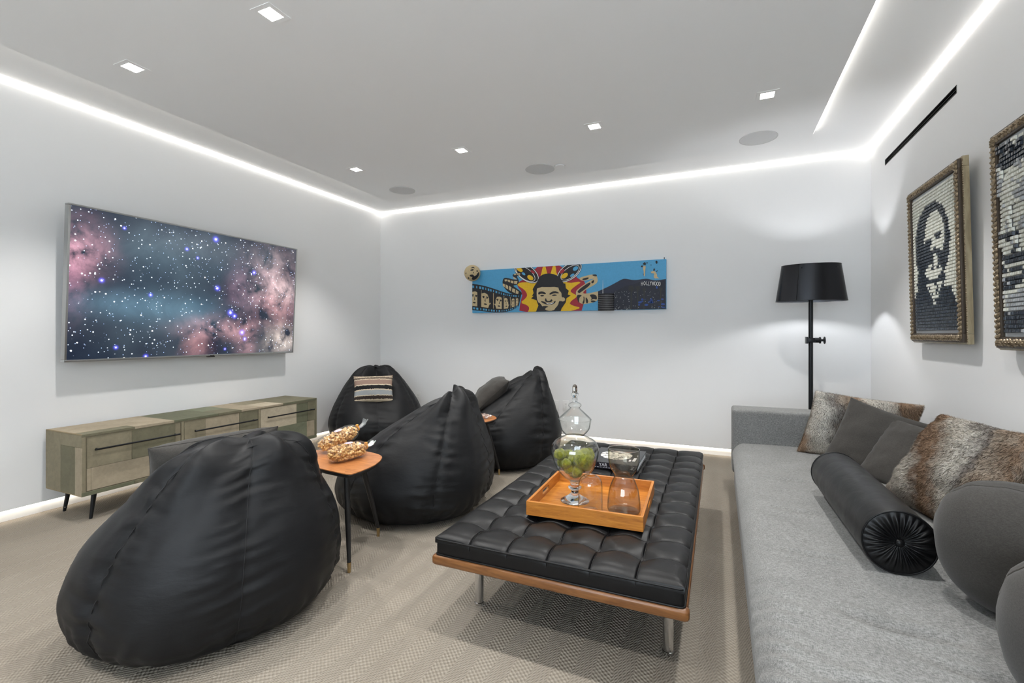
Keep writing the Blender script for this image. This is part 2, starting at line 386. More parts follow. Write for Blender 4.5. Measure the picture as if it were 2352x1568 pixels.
def seat_fn(u, v):
    n = len(prof); t = v * (n - 1); i = min(int(t), n - 2); f = t - i
    x = prof[i][0] * (1 - f) + prof[i + 1][0] * f; z = prof[i][1] * (1 - f) + prof[i + 1][1] * f
    y = SY0 + .003 + (SY1 - SY0 - .006) * u
    top = max(0.0, min(1.0, (z - .30) / .10)); inn = max(0.0, min(1.0, (x - .1) / .25))
    # soft sag, long cross wrinkles and short diagonal pleats along the front edge
    d = .014 * fbm(x * 1.3, y * 1.1, 3.1) * top
    d += .013 * max(0, fbm(x * 1.6 + y * .5, y * 5.5 - x * 1.2, 7.7, 3)) * top * inn
    d += crease(x, y) * top
    pl = math.exp(-((x - SX0 - .03) / .10) ** 2) * (1 if z > .2 else 0)
    d2 = .011 * pl * math.sin((y * 1.0 + z * .9 + x * .4) * 2 * math.pi / .075 + 2.5 * fbm(y * 1.7, 0, 1.2)) * max(0, .35 + fbm(y * .9, 4.4, 2))
    for (cx, cy, r, dep) in ((.50, 1.62, .10, .020), (.62, 1.50, .07, .014), (.75, 2.2, .35, .012)):
        q = ((x - cx) / (r * 2.2)) ** 2 + ((y - cy) / r) ** 2
        d -= dep * math.exp(-q * 1.6) * top
    return (x - ox - d2 * .6, y - oy, z + d + d2 * .7 * top)
grid_obj('seat', seat_fn, 620, len(prof) - 1, M_SOFA, sofa)

# ------------------------------------------------------------------ daybed
BX0, BX1, BY0, BY1, BZ0, BZ1 = -1.062, -0.098, 1.632, 3.535, 0.309, 0.400
bcx, bcy = (BX0 + BX1) / 2, (BY0 + BY1) / 2
M_RAIL = mat_wood('walnut_rail', [(0.25, (0.085, 0.030, 0.009)), (0.5, (0.165, 0.066, 0.020)), (0.78, (0.245, 0.108, 0.036))], (2.0, 18, 18), 0.3)
M_RAILY = mat_wood('walnut_rail_long', [(0.25, (0.085, 0.030, 0.009)), (0.5, (0.165, 0.066, 0.020)), (0.78, (0.245, 0.108, 0.036))], (18, 2.0, 18), 0.3)
daybed = thing('daybed', 'black tufted leather daybed on a walnut frame with chrome legs', 'daybed', (bcx, bcy, 0))
def rail(axis, a0, a1, b, name='rail'):
    bm = bmesh.new(); sec = []
    for k in range(20):
        a = 2 * math.pi * k / 20; ca, sa = math.cos(a), math.sin(a)
        sec.append((.020 * math.copysign(abs(ca) ** .55, ca), .0205 * math.copysign(abs(sa) ** .55, sa)))
    rings = []
    for t, sc in ((a0, .55), (a0 + .004, .85), (a0 + .014, 1), (a1 - .014, 1), (a1 - .004, .85), (a1, .55)):
        rings.append([bm.verts.new((t, b + p * sc, .291 + q * sc) if axis == 'x' else (b + p * sc, t, .291 + q * sc)) for p, q in sec])
    for i in range(len(rings) - 1):
        for k in range(20): bm.faces.new((rings[i][k], rings[i][(k + 1) % 20], rings[i + 1][(k + 1) % 20], rings[i + 1][k]))
    bm.faces.new(rings[0][::-1]); bm.faces.new(rings[-1])
    return obj(name, bm, M_RAIL if axis == 'x' else M_RAILY, daybed, 50)
hw, hl = (BX1 - BX0) / 2, (BY1 - BY0) / 2
rail('x', -hw - .012, hw + .012, -hl + .012); rail('x', -hw - .012, hw + .012, hl - .012)
rail('y', -hl + .034, hl - .034, -hw + .014); rail('y', -hl + .034, hl - .034, hw - .014)
for k in range(7):
    y = -hl + .2 + k * (2 * hl - .4) / 6
    obj('strap', box(-hw + .036, hw - .036, y - .025, y + .025, .300, .306), M_LEATHER, daybed, 0)
for x in (-.405, .405):
    for y in (-hl + .245, hl - .245):
        lg = obj('leg', tube(bmesh.new(), [(x, y, .006), (x, y, .280)], .0195, 24), M_CHROME, daybed, 40)
        obj('foot', lathe(bmesh.new(), [(0, 0), (.0215, 0), (.0225, .004), (.0215, .010), (.019, .012), (0, .012)], 24, (x, y, 0)), M_CHROME, lg)
        obj('bracket', box(x - .03, x + .03, y - .03, y + .03, .276, .298), M_CHROME, lg, 0)
# cushion core with boxed sides
cush = obj('cushion_core', bevel(box(-hw + .004, hw - .004, -hl + .004, hl - .004, BZ0 - .004, BZ1 - .024), .012, 3), M_LEATHER, daybed, 50)
NX, NY = 6, 12
pw, pl_ = 2 * hw / NX, 2 * hl / NY
def tuft(x, y):
    """height of the cushion top: pillowed squares, deep at the tuft points, rolled at the border"""
    u = (x + hw) / pw; v = (y + hl) / pl_
    fu, fv = u - math.floor(u), v - math.floor(v)
    du, dv = min(fu, 1 - fu), min(fv, 1 - fv)
    edge = min(x + hw, hw - x, y + hl, hl - y)
    bu = 1 - (1 - min(1, 2 * du)) ** 2; bv = 1 - (1 - min(1, 2 * dv)) ** 2
    eu = 1.0 if (u < .5 or u > NX - .5) else bu; ev = 1.0 if (v < .5 or v > NY - .5) else bv
    dome = (bu * .5 + .5 * min(bu, bv)) if False else (bu ** .30) * (bv ** .30)
    if u < .5 or u > NX - .5: dome = max(dome, bv ** .34)
    if v < .5 or v > NY - .5: dome = max(dome, bu ** .34)
    if (u < .5 or u > NX - .5) and (v < .5 or v > NY - .5): dome = 1
    z = BZ1 - .012 + .012 * dome
    iu, iv = round(u), round(v)                      # extra pull at tuft points
    if 0 < iu < NX and 0 < iv < NY:
        q = ((u - iu) * pw) ** 2 + ((v - iv) * pl_) ** 2; z -= .017 * math.exp(-q / .0017)
    if edge < .05: z -= .020 * (1 - max(0, edge) / .05) ** 2.2
    z += .0016 * fbm(x * 14, y * 14, 2.2)
    return z
NS = 12
for i in range(NX):
    for j in range(NY):
        x0, y0 = -hw + i * pw, -hl + j * pl_
        vs, fs = [], []
        g = .0012
        for a in range(NS + 1):
            for b in range(NS + 1):
                x = x0 + g + (pw - 2 * g) * (.5 - .5 * math.cos(math.pi * a / NS)); y = y0 + g + (pl_ - 2 * g) * (.5 - .5 * math.cos(math.pi * b / NS))
                vs.append((x, y, tuft(x, y)))
        n0 = NS + 1
        for a in range(NS):
            for b in range(NS): fs.append((a * n0 + b, (a + 1) * n0 + b, (a + 1) * n0 + b + 1, a * n0 + b + 1))
        loop = [a * n0 for a in range(n0)] + [NS * n0 + b for b in range(1, n0)] + [a * n0 + NS for a in range(NS - 1, -1, -1)] + [b for b in range(NS - 1, 0, -1)]
        base = len(vs)
        for k in loop: vs.append((vs[k][0], vs[k][1], BZ1 - .075 if False else vs[k][2] - .022))
        m_ = len(loop)
        for k in range(m_): fs.append((loop[k], base + k, base + (k + 1) % m_, loop[(k + 1) % m_]))
        pyd('leather_panel', vs, fs, M_LEATHER, daybed, 60)
# doubled seam lines between the columns, piping round the edge
for i in range(1, NX):
    x = -hw + i * pw
    for s in (-.0045, .0045):
        obj('piping', tube(bmesh.new(), [(x + s, -hl + .004 + (2 * hl - .008) * k / 120, tuft(x + s, -hl + .004 + (2 * hl - .008) * k / 120) + .0003) for k in range(121)], .0016, 6), M_LEATHER, daybed, 180)
for zz, ins, r in ((BZ1 - .026, .001, .0042), (BZ0 + .004, .003, .0042)):
    pts = []
    for cx, cy, a0 in ((hw - .018, hl - .018, 0), (-hw + .018, hl - .018, 90), (-hw + .018, -hl + .018, 180), (hw - .018, -hl + .018, 270)):
        for k in range(6):
            a = math.radians(a0 + 18 * k); pts.append((cx + (.018 - ins) * math.cos(a), cy + (.018 - ins) * math.sin(a), zz))
    obj('edge_piping', tube(bmesh.new(), pts, r, 8, closed=True), M_LEATHER, daybed, 180)

# ------------------------------------------------------------------ bean bags
PROF = [  # z, centre (towards the back), half depth, half width
    (0.000, 0.00, .30, .33), (0.010, 0.00, .385, .41), (.05, 0.00, .455, .48), (.12, .005, .51, .53), (.22, .015, .525, .55), (.32, .04, .50, .535),
    (.42, .075, .445, .50), (.52, .115, .375, .445), (.62, .160, .295, .375), (.70, .200, .225, .315), (.76, .232, .170, .265), (.80, .250, .122, .215), (.822, .260, .082, .165), (.834, .268, .040, .10)]
def prof_at(t):
    n = len(PROF) - 1; f = t * n; i = min(int(f), n - 1); f -= i
    P = [PROF[max(0, min(n, i + k))] for k in (-1, 0, 1, 2)]
    return [0.5 * ((2 * P[1][k]) + (-P[0][k] + P[2][k]) * f + (2*P[0][k] - 5*P[1][k] + 4*P[2][k] - P[3][k]) * f*f + (-P[0][k] + 3*P[1][k] - 3*P[2][k] + P[3][k]) * f**3) for k in range(4)]
def bean_bag(label, loc, face, seed, sx=1.0, sy=1.0, sz=1.0, dent=0.0, peak=0.0, ridge=1.0, lean=0.0):
    t = thing('bean_bag', label, 'bean bag', (loc[0], loc[1], 0), math.atan2(face[1], face[0]), 'black vinyl bean bags')
    SE = [math.pi + k * math.pi / 3 for k in range(6)]
    def pt(tt, ang, off=0.0):
        z, c, a, b = prof_at(tt); z *= sz
        ca, sa = math.cos(ang), math.sin(ang)
        e = .92
        px = -c + a * math.copysign(abs(ca) ** e, ca); py = b * math.copysign(abs(sa) ** e, sa)
        if tt > .6: py *= 1 + (ridge - 1) * (tt - .6) / .4
        h = z / (.83 * sz)
        dseam = min(abs((ang - s + math.pi) % (2 * math.pi) - math.pi) for s in SE)
        groove = -.010 * math.exp(-(dseam / .05) ** 2) * (1 if .03 < h < .98 else 0)
        bulge = .012 * (1 - math.exp(-(dseam / .28) ** 2))
        near = math.exp(-(dseam / .26) ** 2)
        wr = .0135 * near * fbm(ang * 1.6 + seed, z * 30 + .8 * math.sin(ang * 3), seed * 3.1, 3) * (1 if h < .9 else .6)
        wr += .015 * fbm(ca * 1.6 + seed * 5, sa * 1.6, z * 2.6 + seed, 3)
        low = math.exp(-((h - .12) / .10) ** 2); wr += .007 * low * math.sin(ang * 34 + 6 * fbm(ang, seed, z * 4))
        fold = max(0, (h - .80) / .20); wr += .030 * fold * math.sin(ang * 7 + seed * 2)
        r = groove + bulge + wr + off
        if z < .02: r *= z / .02
        rx, ry = px + c, py
        py += lean * h * h
        ln = math.hypot(rx, ry) or 1
        px += r * rx / ln; py += r * ry / ln
        zz = z + (.018 * fold * math.cos(ang * 5 + seed) if fold else 0) + peak * max(0, (h - .6)) * math.cos(ang)
        if dent:                                    # hollow pressed into the seat side
            fr = max(0.0, ca); q = math.exp(-((py / .21) ** 2)) * math.exp(-(((z - .60) / .17) ** 2)) * fr
            px -= dent * q; zz -= .25 * dent * q
            zz += .03 * math.exp(-((z - .47) / .06) ** 2) * math.exp(-((py / .25) ** 2)) * fr
        return Vector((px * sx, py * sy, max(0.0, zz)))
    NU, NV = 110, 168
    vs = [(-PROF[0][1], 0, 0)]; fs = []
    for i in range(NU + 1):
        for k in range(NV): vs.append(pt(i / NU, 2 * math.pi * k / NV))
    top = sum((Vector(v) for v in vs[-NV:]), Vector()) / NV; vs.append(top)
    R = lambda i, k: 1 + i * NV + k % NV
    for k in range(NV):
        fs.append((0, R(0, k + 1), R(0, k))); fs.append((len(vs) - 1, R(NU, k), R(NU, k + 1)))
        for i in range(NU): fs.append((R(i, k), R(i, k + 1), R(i + 1, k + 1), R(i + 1, k)))
    pyd('body', vs, fs, M_BEAN, t, 180)
    for s in SE:
        pts = [pt(i / NU, s, .0016) for i in range(10, NU)]
        obj('seam', tube(bmesh.new(), pts, .0017, 5), M_SEAM, t, 180)
    return t
bb1 = bean_bag('black vinyl bean bag seen from its back beside the popcorn table', (-2.03, 1.375), (-.90, .43), 1.3, .88, .90, .935, ridge=1.3, lean=-.09)
bb2 = bean_bag('black vinyl bean bag with no pillow between the daybed and popcorn table', (-1.985, 2.80), (-.97, -.25), 4.2, 1.02, .96, .96, peak=-.10)
bb3 = bean_bag('black vinyl bean bag leaning upright against the painting wall with a taupe pillow', (-1.90, 4.16), (-.86, -.52), 7.9, .98, .98, 1.0, peak=-.12)
bb4 = bean_bag('black vinyl bean bag in the room corner holding a striped pillow', (-3.60, 4.33), (.66, -.75), 2.6, .94, .93, .99, dent=.20, ridge=.95)
# ------------------------------------------------------------------ console
CX0, CX1, CY0, CY1, CZ0, CZ1 = -4.165, -3.722, 1.640, 3.560, 0.170, 0.568
M_PATCH = []
def mat_suede(name, c):
    m = NT(name); n = m.noise(m.tc(), 5, 5, 0.65, 1.0); n2 = m.noise(m.tc(), 260, 3); n3 = m.noise(m.tc(), 38, 4, .6, .7)
    f = m.math('ADD', m.math('MULTIPLY', n, 0.65), m.math('MULTIPLY', n3, 0.35))
    m.base(m.ramp(f, [(0.25, tuple(v * .72 for v in c)), (0.5, c), (0.8, tuple(min(1, v * 1.3) for v in c))])); m.set(Roughness=0.85)
    m.bump(m.math('ADD', n3, m.math('MULTIPLY', n2, .25)), 0.25, 0.002); return m.m
SUEDE = [mat_suede('suede_sand', (0.33, 0.275, 0.195)), mat_suede('suede_khaki', (0.225, 0.195, 0.130)), mat_suede('suede_olive', (0.150, 0.138, 0.088)), mat_suede('suede_moss', (0.118, 0.122, 0.075)), mat_suede('suede_pale', (0.42, 0.36, 0.265)), mat_suede('suede_sage', (0.165, 0.175, 0.115))]
M_STITCH = plain('stitching', (0.30, 0.22, 0.12), 0.8)
M_CARC = mat_suede('suede_edge', (0.19, 0.165, 0.11))
con = thing('patchwork_console', 'low console covered in patchwork suede with three long drawers below the television', 'console', (CX0, CY0, 0))
LX, LY = CX1 - CX0, CY1 - CY0
def cbox(name, x0, x1, y0, y1, z0, z1, mat, par, bev=.0015): return obj(name, bevel(box(x0, x1, y0, y1, z0, z1), bev, 1), mat, par, 40)
bm = bmesh.new()
bx(bm, 0, LX - .004, .004, LY - .004, CZ1 - .026, CZ1 - .003); bx(bm, 0, LX - .004, .004, LY - .004, CZ0 + .003, CZ0 + .026)
bx(bm, 0, LX - .004, .004, .028, CZ0 + .026, CZ1 - .026); bx(bm, 0, LX - .004, LY - .028, LY - .004, CZ0 + .026, CZ1 - .026); bx(bm, 0, .012, .028, LY - .028, CZ0 + .026, CZ1 - .026)
for y in (.622, 1.272): bx(bm, .012, LX - .004, y - .010, y + .010, CZ0 + .026, CZ1 - .026)
obj('carcass', bm, M_CARC, con, 0)
# patches on the top (y ranges across depth), side and lower edge
def top_patch(y0, y1, x0, x1, m): cbox('leather_patch', x0, x1, y0 + .0008, y1 - .0008, CZ1 - .003, CZ1 + random.Random(y0 * 9 + x0).uniform(.0, .0014), SUEDE[m], con, .0007)
top_patch(0, .56, 0, LX - .10, 0); top_patch(0, .30, LX - .10, LX, 2); top_patch(.30, .56, LX - .10, LX, 0)
top_patch(.56, .90, 0, LX, 3); top_patch(.90, 1.10, 0, LX * .55, 5); top_patch(.90, 1.10, LX * .55, LX, 2)
top_patch(1.10, 1.30, 0, LX, 0); top_patch(1.30, 1.52, 0, LX * .5, 1); top_patch(1.30, 1.52, LX * .5, LX, 4); top_patch(1.52, LY, 0, LX, 2)
def side_patch(x0, x1, z0, z1, m, y=0.0, s=-1): cbox('leather_patch', x0 + .0006, x1 - .0006, min(y, y - s * .004), max(y, y - s * .004), z0 + .0006, z1 - .0006, SUEDE[m], con, .0006)
side_patch(0, .19, CZ0, CZ1, 1); side_patch(.19, LX, CZ1 - .085, CZ1, 1); side_patch(.19, .365, CZ0, CZ1 - .085, 2); side_patch(.365, LX, CZ0, CZ1 - .085, 0)
for x0, x1, z0, z1, m in ((0, .2, CZ0, CZ1, 3), (.2, LX, CZ0, CZ1, 1)): side_patch(x0, x1, z0, z1, m, LY, 1)
for y0, y1, m in ((.0, .30, 3), (.30, .62, 2), (.62, 1.0, 1), (1.0, 1.27, 2), (1.27, 1.6, 0), (1.6, LY, 3)):
    cbox('leather_patch', LX - .004, LX, y0 + .0006, y1 - .0006, CZ0, CZ0 + .025, SUEDE[m], con, .0006)
for y0, y1, m in ((.0, .30, 2), (.30, .56, 0), (.56, .9, 3), (.9, 1.1, 2), (1.1, 1.52, 0), (1.52, LY, 3)):
    cbox('leather_patch', LX - .004, LX, y0 + .0006, y1 - .0006, CZ1 - .016, CZ1 - .0035, SUEDE[m], con, .0006)
for y0, m in ((.004, 1), (.610, 1), (1.262, 1), (LY - .022, 2)):
    cbox('leather_patch', LX - .004, LX - .0002, y0, y0 + .018, CZ0 + .0255, CZ1 - .0165, SUEDE[m], con, .0006)
# whip stitching along the left top edge and corner
bm = bmesh.new()
for k in range(60):
    x = .005 + (LX - .01) * k / 59; tube(bm, [(x, -.0006, CZ1 - .006), (x + .003, .001, CZ1 + .0016), (x + .004, .006, CZ1 + .002)], .0009, 4)
    tube(bm, [(x, -.0006, CZ0 + .008), (x + .003, .0005, CZ0 + .001)], .0009, 4)
o = obj('stitching', bm, M_STITCH, con, 180); o['kind'] = 'stuff'
def drawer(y0, y1, patches, hy0, hy1):
    z0, z1 = CZ0 + .029, CZ1 - .020
    d = cbox('drawer', .02, LX - .010, y0, y1, z0, z1, M_CARC, con)
    for (a0, a1, b0, b1, m) in patches:
        o = cbox('leather_patch', LX - .010, LX - .010 + .0045 + .001 * ((m * 7) % 3), y0 + (y1 - y0) * a0 + .0006, y0 + (y1 - y0) * a1 - .0006, z0 + (z1 - z0) * b0 + .0006, z0 + (z1 - z0) * b1 - .0006, SUEDE[m], d, .0008)
    hz = .464
    h = obj('handle', tube(bmesh.new(), [(LX + .026, hy0 - CY0, hz), (LX + .026, hy1 - CY0, hz)], .0062, 10), M_BLACKMETAL, d, 50)
    for y in (hy0 + .02, hy1 - .02):
        obj('handle_post', tube(bmesh.new(), [(LX - .006, y - CY0, hz), (LX + .026, y - CY0, hz)], .005, 8), M_BLACKMETAL, d, 50)
drawer(.030, .608, [(0, .44, .42, 1, 1), (.44, .93, .42, 1, 2), (.93, 1, .42, 1, 1), (0, .04, 0, .42, 0), (.04, 1, 0, .42, 0)], 1.700, 2.225)
drawer(.634, 1.258, [(0, .26, .58, 1, 1), (0, .26, .36, .58, 2), (.26, .72, .36, 1, 0), (.72, 1, .36, 1, 2), (0, .5, 0, .36, 1), (.5, 1, 0, .36, 0)], 2.335, 2.872)
drawer(1.286, LY - .026, [(0, .64, .44, 1, 4), (.64, .86, .44, 1, 3), (.86, 1, .44, 1, 2), (0, .84, 0, .44, 5), (.84, 1, 0, .44, 0)], 2.980, 3.505)
for x, dx in ((.07, -.012), (LX - .07, .012)):
    for y, dy in ((.10, -.025), (LY - .10, .025)):
        lg = obj('leg', tube(bmesh.new(), [(x + dx, y + dy, 0.0), (x + dx * .9, y + dy * .9, .02), (x, y, CZ0 + .004)], [.009, .010, .016], 14), M_BLACKMETAL, con, 50)
        if x < .1 and y < .2:
            obj('leveller', tube(bmesh.new(), [(x + dx + .004, y + dy + .0, .028), (x + dx + .026, y + dy, .028)], .005, 8), M_BLACKMETAL, lg)

# ------------------------------------------------------------------ television
def mat_screen():
    m = NT('starfield_screen'); v = m.tc(); X, Y, Z = m.sep(v)     # metres on the screen: y across, z up
    def blob(y, z, ry, rz):
        a = m.math('POWER', m.math('DIVIDE', m.math('SUBTRACT', Y, y), ry), 2.0); b = m.math('POWER', m.math('DIVIDE', m.math('SUBTRACT', Z, z), rz), 2.0)
        return m.math('POWER', 2.718, m.math('MULTIPLY', m.math('ADD', a, b), -1.0))
    cl = m.noise(v, 3.4, 6, .62, .7); cl2 = m.noise(v, 5.5, 8, .62, .35)
    col = m.mix(m.ramp(m.noise(v, 2.1, 3), [(.38, (0, 0, 0)), (.66, (1, 1, 1))]), (.006, .010, .022), (.022, .034, .048))
    def addc(col, fac, c): return m.mix(fac, col, c, 'ADD')
    for (y, z, ry, rz, c, k) in ((.55, .82, .45, .22, (.07, .11, .13), .8), (.35, .42, .38, .10, (.07, .14, .19), .9), (.80, .36, .30, .14, (.05, .11, .15), .8), (1.0, .95, .5, .12, (.08, .09, .10), .8)):
        col = addc(col, m.math('MULTIPLY', blob(y, z, ry, rz), m.math('MULTIPLY', cl, 1.2 * k)), c)
    for (y, z, ry, rz, c, k) in ((.05, .78, .16, .16, (.60, .30, .36), 1.0), (.03, .55, .09, .20, (.26, .11, .16), .8), (1.62, .78, .22, .28, (.33, .235, .235), 1.0), (1.70, .50, .22, .20, (.36, .17, .17), 1.0),
                              (1.35, .62, .20, .22, (.17, .10, .13), .9), (1.08, .25, .26, .08, (.46, .25, .26), 1.1), (.88, .09, .12, .12, (.31, .15, .15), .9), (1.34, .14, .09, .16, (.40, .21, .22), .9), (1.74, .13, .17, .13, (.55, .46, .40), 1.2), (1.75, .62, .14, .10, (.48, .38, .37), 1.0)):
        w = m.math('MULTIPLY', blob(y, z, ry, rz), m.ramp(m.math('MULTIPLY_ADD', cl2, .8, m.math('MULTIPLY', cl, .3)), [(.42, (0, 0, 0)), (.74, (1, 1, 1))]))
        col = addc(col, m.math('MULTIPLY', w, k * 1.15, clamp=True), c)
    for sc, th, c, seed in ((34, .17, (.75, .85, 1.0), 0), (23, .15, (.85, .92, 1.0), 3.3), (13, .095, (1, .92, .86), 7.7), (52, .17, (.45, .58, .95), 11.1)):
        vo = m.node('TexVoronoi'); vo.inputs['Scale'].default_value = sc; m.link(m.mapped((0, 1, 1), (0, 0, 0), (0, seed, seed)), vo.inputs['Vector'])
        r, g, b = m.sep(vo.outputs['Color'])
        s = m.math('SUBTRACT', m.math('MULTIPLY', m.math('MULTIPLY_ADD', r, .9, .15), th), vo.outputs['Distance'])
        s = m.math('MULTIPLY', m.math('MULTIPLY', s, 16.0, clamp=True), m.math('GREATER_THAN', g, .12))
        col = addc(col, s, c)
    dist = []
    for (y, z, r) in ((1.02, 1.025, .020), (.78, .90, .012), (.87, .84, .010), (1.05, .60, .018), (1.18, .39, .022), (1.22, .36, .018), (1.30, .21, .020), (1.33, .15, .014), (.20, .58, .014), (.52, .50, .012), (1.40, .78, .016), (.30, .095, .012), (.50, .02, .014), (.33, .98, .010), (1.14, .06, .010)):
        q = blob(y, z, r, r); q2 = blob(y, z, r * .42, r * .42)
        col = addc(col, q, (.10, .09, .95)); col = addc(col, q2, (.9, .9, .6))
    m.base((.004, .004, .005)); m.set(Roughness=.12); m.link(col, m.b.inputs['Emission Color']); m.b.inputs['Emission Strength'].default_value = 1.0
    return m.m
TVW, TVH, TVY, TVZ = 1.885, 1.085, 1.703, 1.022
tv = thing('television', 'large wall mounted flat television showing a starfield with pink nebula clouds', 'television', (-4.128, TVY, TVZ))
tv.rotation_euler = (0, math.radians(3.2), 0)
obj('housing', bevel(box(-.012, .040, .008, TVW - .008, .008, TVH - .008), .004, 2), M_BLACKPLASTIC, tv)
obj('rear_hump', bevel(box(-.040, -.012, .35, TVW - .35, .12, TVH - .40), .006, 2), M_BLACKPLASTIC, tv)
for a in ((0, TVW, 0, .016), (0, TVW, TVH - .012, TVH), (0, .013, .016, TVH - .012), (TVW - .013, TVW, .016, TVH - .012)):
    obj('bezel', bevel(box(-.004, .047, *a), .0025, 2), M_SILVER, tv)
scr = obj('screen', box(.040, .0425, .013, TVW - .013, .016, TVH - .012), mat_screen(), tv, 0)
obj('logo', box(.047, .0476, TVW / 2 + .06, TVW / 2 + .10, .003, .011), M_BLACKPLASTIC, tv, 0)
obj('sensor', bevel(box(.010, .042, TVW / 2 + .05, TVW / 2 + .11, -.008, .001), .002, 1), M_BLACKPLASTIC, tv)
obj('wall_bracket', box(-.066, -.038, .62, TVW - .62, .30, .62), M_BLACKMETAL, tv, 0)

# ------------------------------------------------------------------ floor lamp
LPX, LPY = 0.728, 4.735
lamp = thing('floor_lamp', 'black metal floor lamp with an oval shade and valve wheel in the corner', 'floor lamp', (LPX, LPY, 0))
obj('base', lathe(bmesh.new(), [(0, 0), (.145, 0), (.150, .006), (.145, .018), (.03, .030), (.022, .045), (0, .045)], 40), M_BLACKMETAL, lamp)
obj('pole', tube(bmesh.new(), [(0, 0, .03), (0, 0, 1.55)], .0175, 16), M_BLACKMETAL, lamp, 50)
cl = obj('clamp', bevel(box(-.036, .030, -.028, .028, 1.140, 1.182), .006, 2), M_BLACKMETAL, lamp)
obj('clamp_flange', box(-.038, -.024, -.034, .034, 1.132, 1.190), M_BLACKMETAL, cl, 0)
obj('valve_body', lathe(bmesh.new(), [(0, 0), (.022, 0), (.022, .032), (.028, .034), (.028, .044), (.010, .048), (.009, .075), (0, .075)], 20), M_BLACKMETAL, cl)
vb = cl.children[-1]; vb.location = (.028, 0, 1.161); vb.rotation_euler = (0, math.pi / 2, 0)
wh = obj('valve_wheel', tube(bmesh.new(), [(.100 , .026 * math.cos(a), 1.161 + .026 * math.sin(a)) for a in [2 * math.pi * k / 24 for k in range(24)]], .0055, 8, closed=True), M_BLACKMETAL, cl, 180)
bm = bmesh.new()
for k in range(5):
    a = 2 * math.pi * k / 5; tube(bm, [(.100, 0, 1.161), (.100, .026 * math.cos(a), 1.161 + .026 * math.sin(a))], .003, 6)
obj('wheel_spokes', bm, M_BLACKMETAL, wh, 180)
def shade_mat():
    m = NT('lamp_shade_metal'); m.base((.035, .037, .042)); m.set(Roughness=.27, Metallic=.85); n = m.noise(m.mapped((3, 3, 1)), 3, 2); m.bump(n, .05, .003); return m.m
SZ0, SZ1 = 1.498, 1.806
E_ = .62     # the shade is oval: narrower towards the wall
bm = lathe(bmesh.new(), [(.266, SZ0), (.221, SZ1), (.218, SZ1 - .001), (.263, SZ0 + .001)], 64, (0, 0, 0), 1, E_, closed=True)
sh = obj('shade', bm, shade_mat(), lamp, 40)
for z, r in ((SZ0, .2655), (SZ1, .2205)):
    obj('shade_rim', tube(bmesh.new(), [(r * math.cos(2*math.pi*k/64), r * E_ * math.sin(2*math.pi*k/64), z) for k in range(64)], .0025, 6, closed=True), M_BLACKMETAL, sh, 180)
a = math.radians(-118)
obj('shade_seam', tube(bmesh.new(), [(.2668 * math.cos(a), .2668 * E_ * math.sin(a), SZ0 + .003), (.2222 * math.cos(a), .2222 * E_ * math.sin(a), SZ1 - .003)], .0022, 6), M_BLACKMETAL, sh, 180)
for a in (-112, -40):
    a = math.radians(a); obj('rivet', lathe(bmesh.new(), [(0, .004), (.004, .003), (.005, -.002), (0, -.002)], 8, (.228 * math.cos(a), .228 * E_ * math.sin(a), SZ1 - .035)), M_BLACKMETAL, sh, 180)
bm = bmesh.new()
for a in (0, math.pi / 2, math.pi, 1.5 * math.pi): tube(bm, [(0, 0, 1.545), (.243 * math.cos(a), .243 * E_ * math.sin(a), 1.655)], .003, 6)
obj('shade_spider', bm, M_BLACKMETAL, lamp, 180)
obj('socket', tube(bmesh.new(), [(0, 0, 1.545), (0, 0, 1.588)], .018, 14), M_BLACKMETAL, lamp, 50)
obj('bulb', lathe(bmesh.new(), [(0, 1.586), (.013, 1.587), (.018, 1.595), (.029, 1.612), (.030, 1.626), (.021, 1.645), (0, 1.652)], 20), emit('bulb_glow', (.95, .97, 1.0), LAMP_E), lamp, 180)

# ------------------------------------------------------------------ side tables
TT = 0.520
outl = [onz(*p, TT) for p in ((733, 1032), (786, 1033), (839, 1035), (869, 1042), (881, 1049), (866, 1065), (840, 1077), (813, 1087), (801, 1089), (789, 1087), (760, 1081), (733, 1075))]
outl += [Vector((-2.06, 1.872, TT)), Vector((-2.155, 1.915, TT)), Vector((-2.205, 1.98, TT)), Vector((-2.212, 2.06, TT))]
tc = Vector((-1.915, 2.005, 0))
def smooth_loop(pts, n=3):
    for _ in range(n):
        q = []
        for i in range(len(pts)):
            a, b = pts[i], pts[(i + 1) % len(pts)]; q += [a * .75 + b * .25, a * .25 + b * .75]
        pts = q
    return pts
outl = smooth_loop([Vector((p.x - tc.x, p.y - tc.y, 0)) for p in outl], 2)
def mat_tabletop():
    m = NT('walnut_top'); x, y, z = m.sep(m.tc())
    a = m.noise(m.mapped((3.0, 30, 1), (0, 0, .5)), 2.2, 6, .62, 1.3); b = m.noise(m.mapped((3.0, 30, 1), (0, 0, -.75)), 2.2, 6, .62, 1.3)
    s = m.math('GREATER_THAN', m.math('ADD', x, m.math('MULTIPLY', y, .8)), .05)
    n = m.node('Mix'); m.link(s, n.inputs[0]); m.link(a, n.inputs[2]); m.link(b, n.inputs[3])
    m.base(m.ramp(n.outputs[0], [(.28, (.20, .062, .018)), (.46, (.42, .160, .052)), (.70, (.56, .245, .088))])); m.set(Roughness=.28); return m.m
M_TTOP = mat_tabletop()
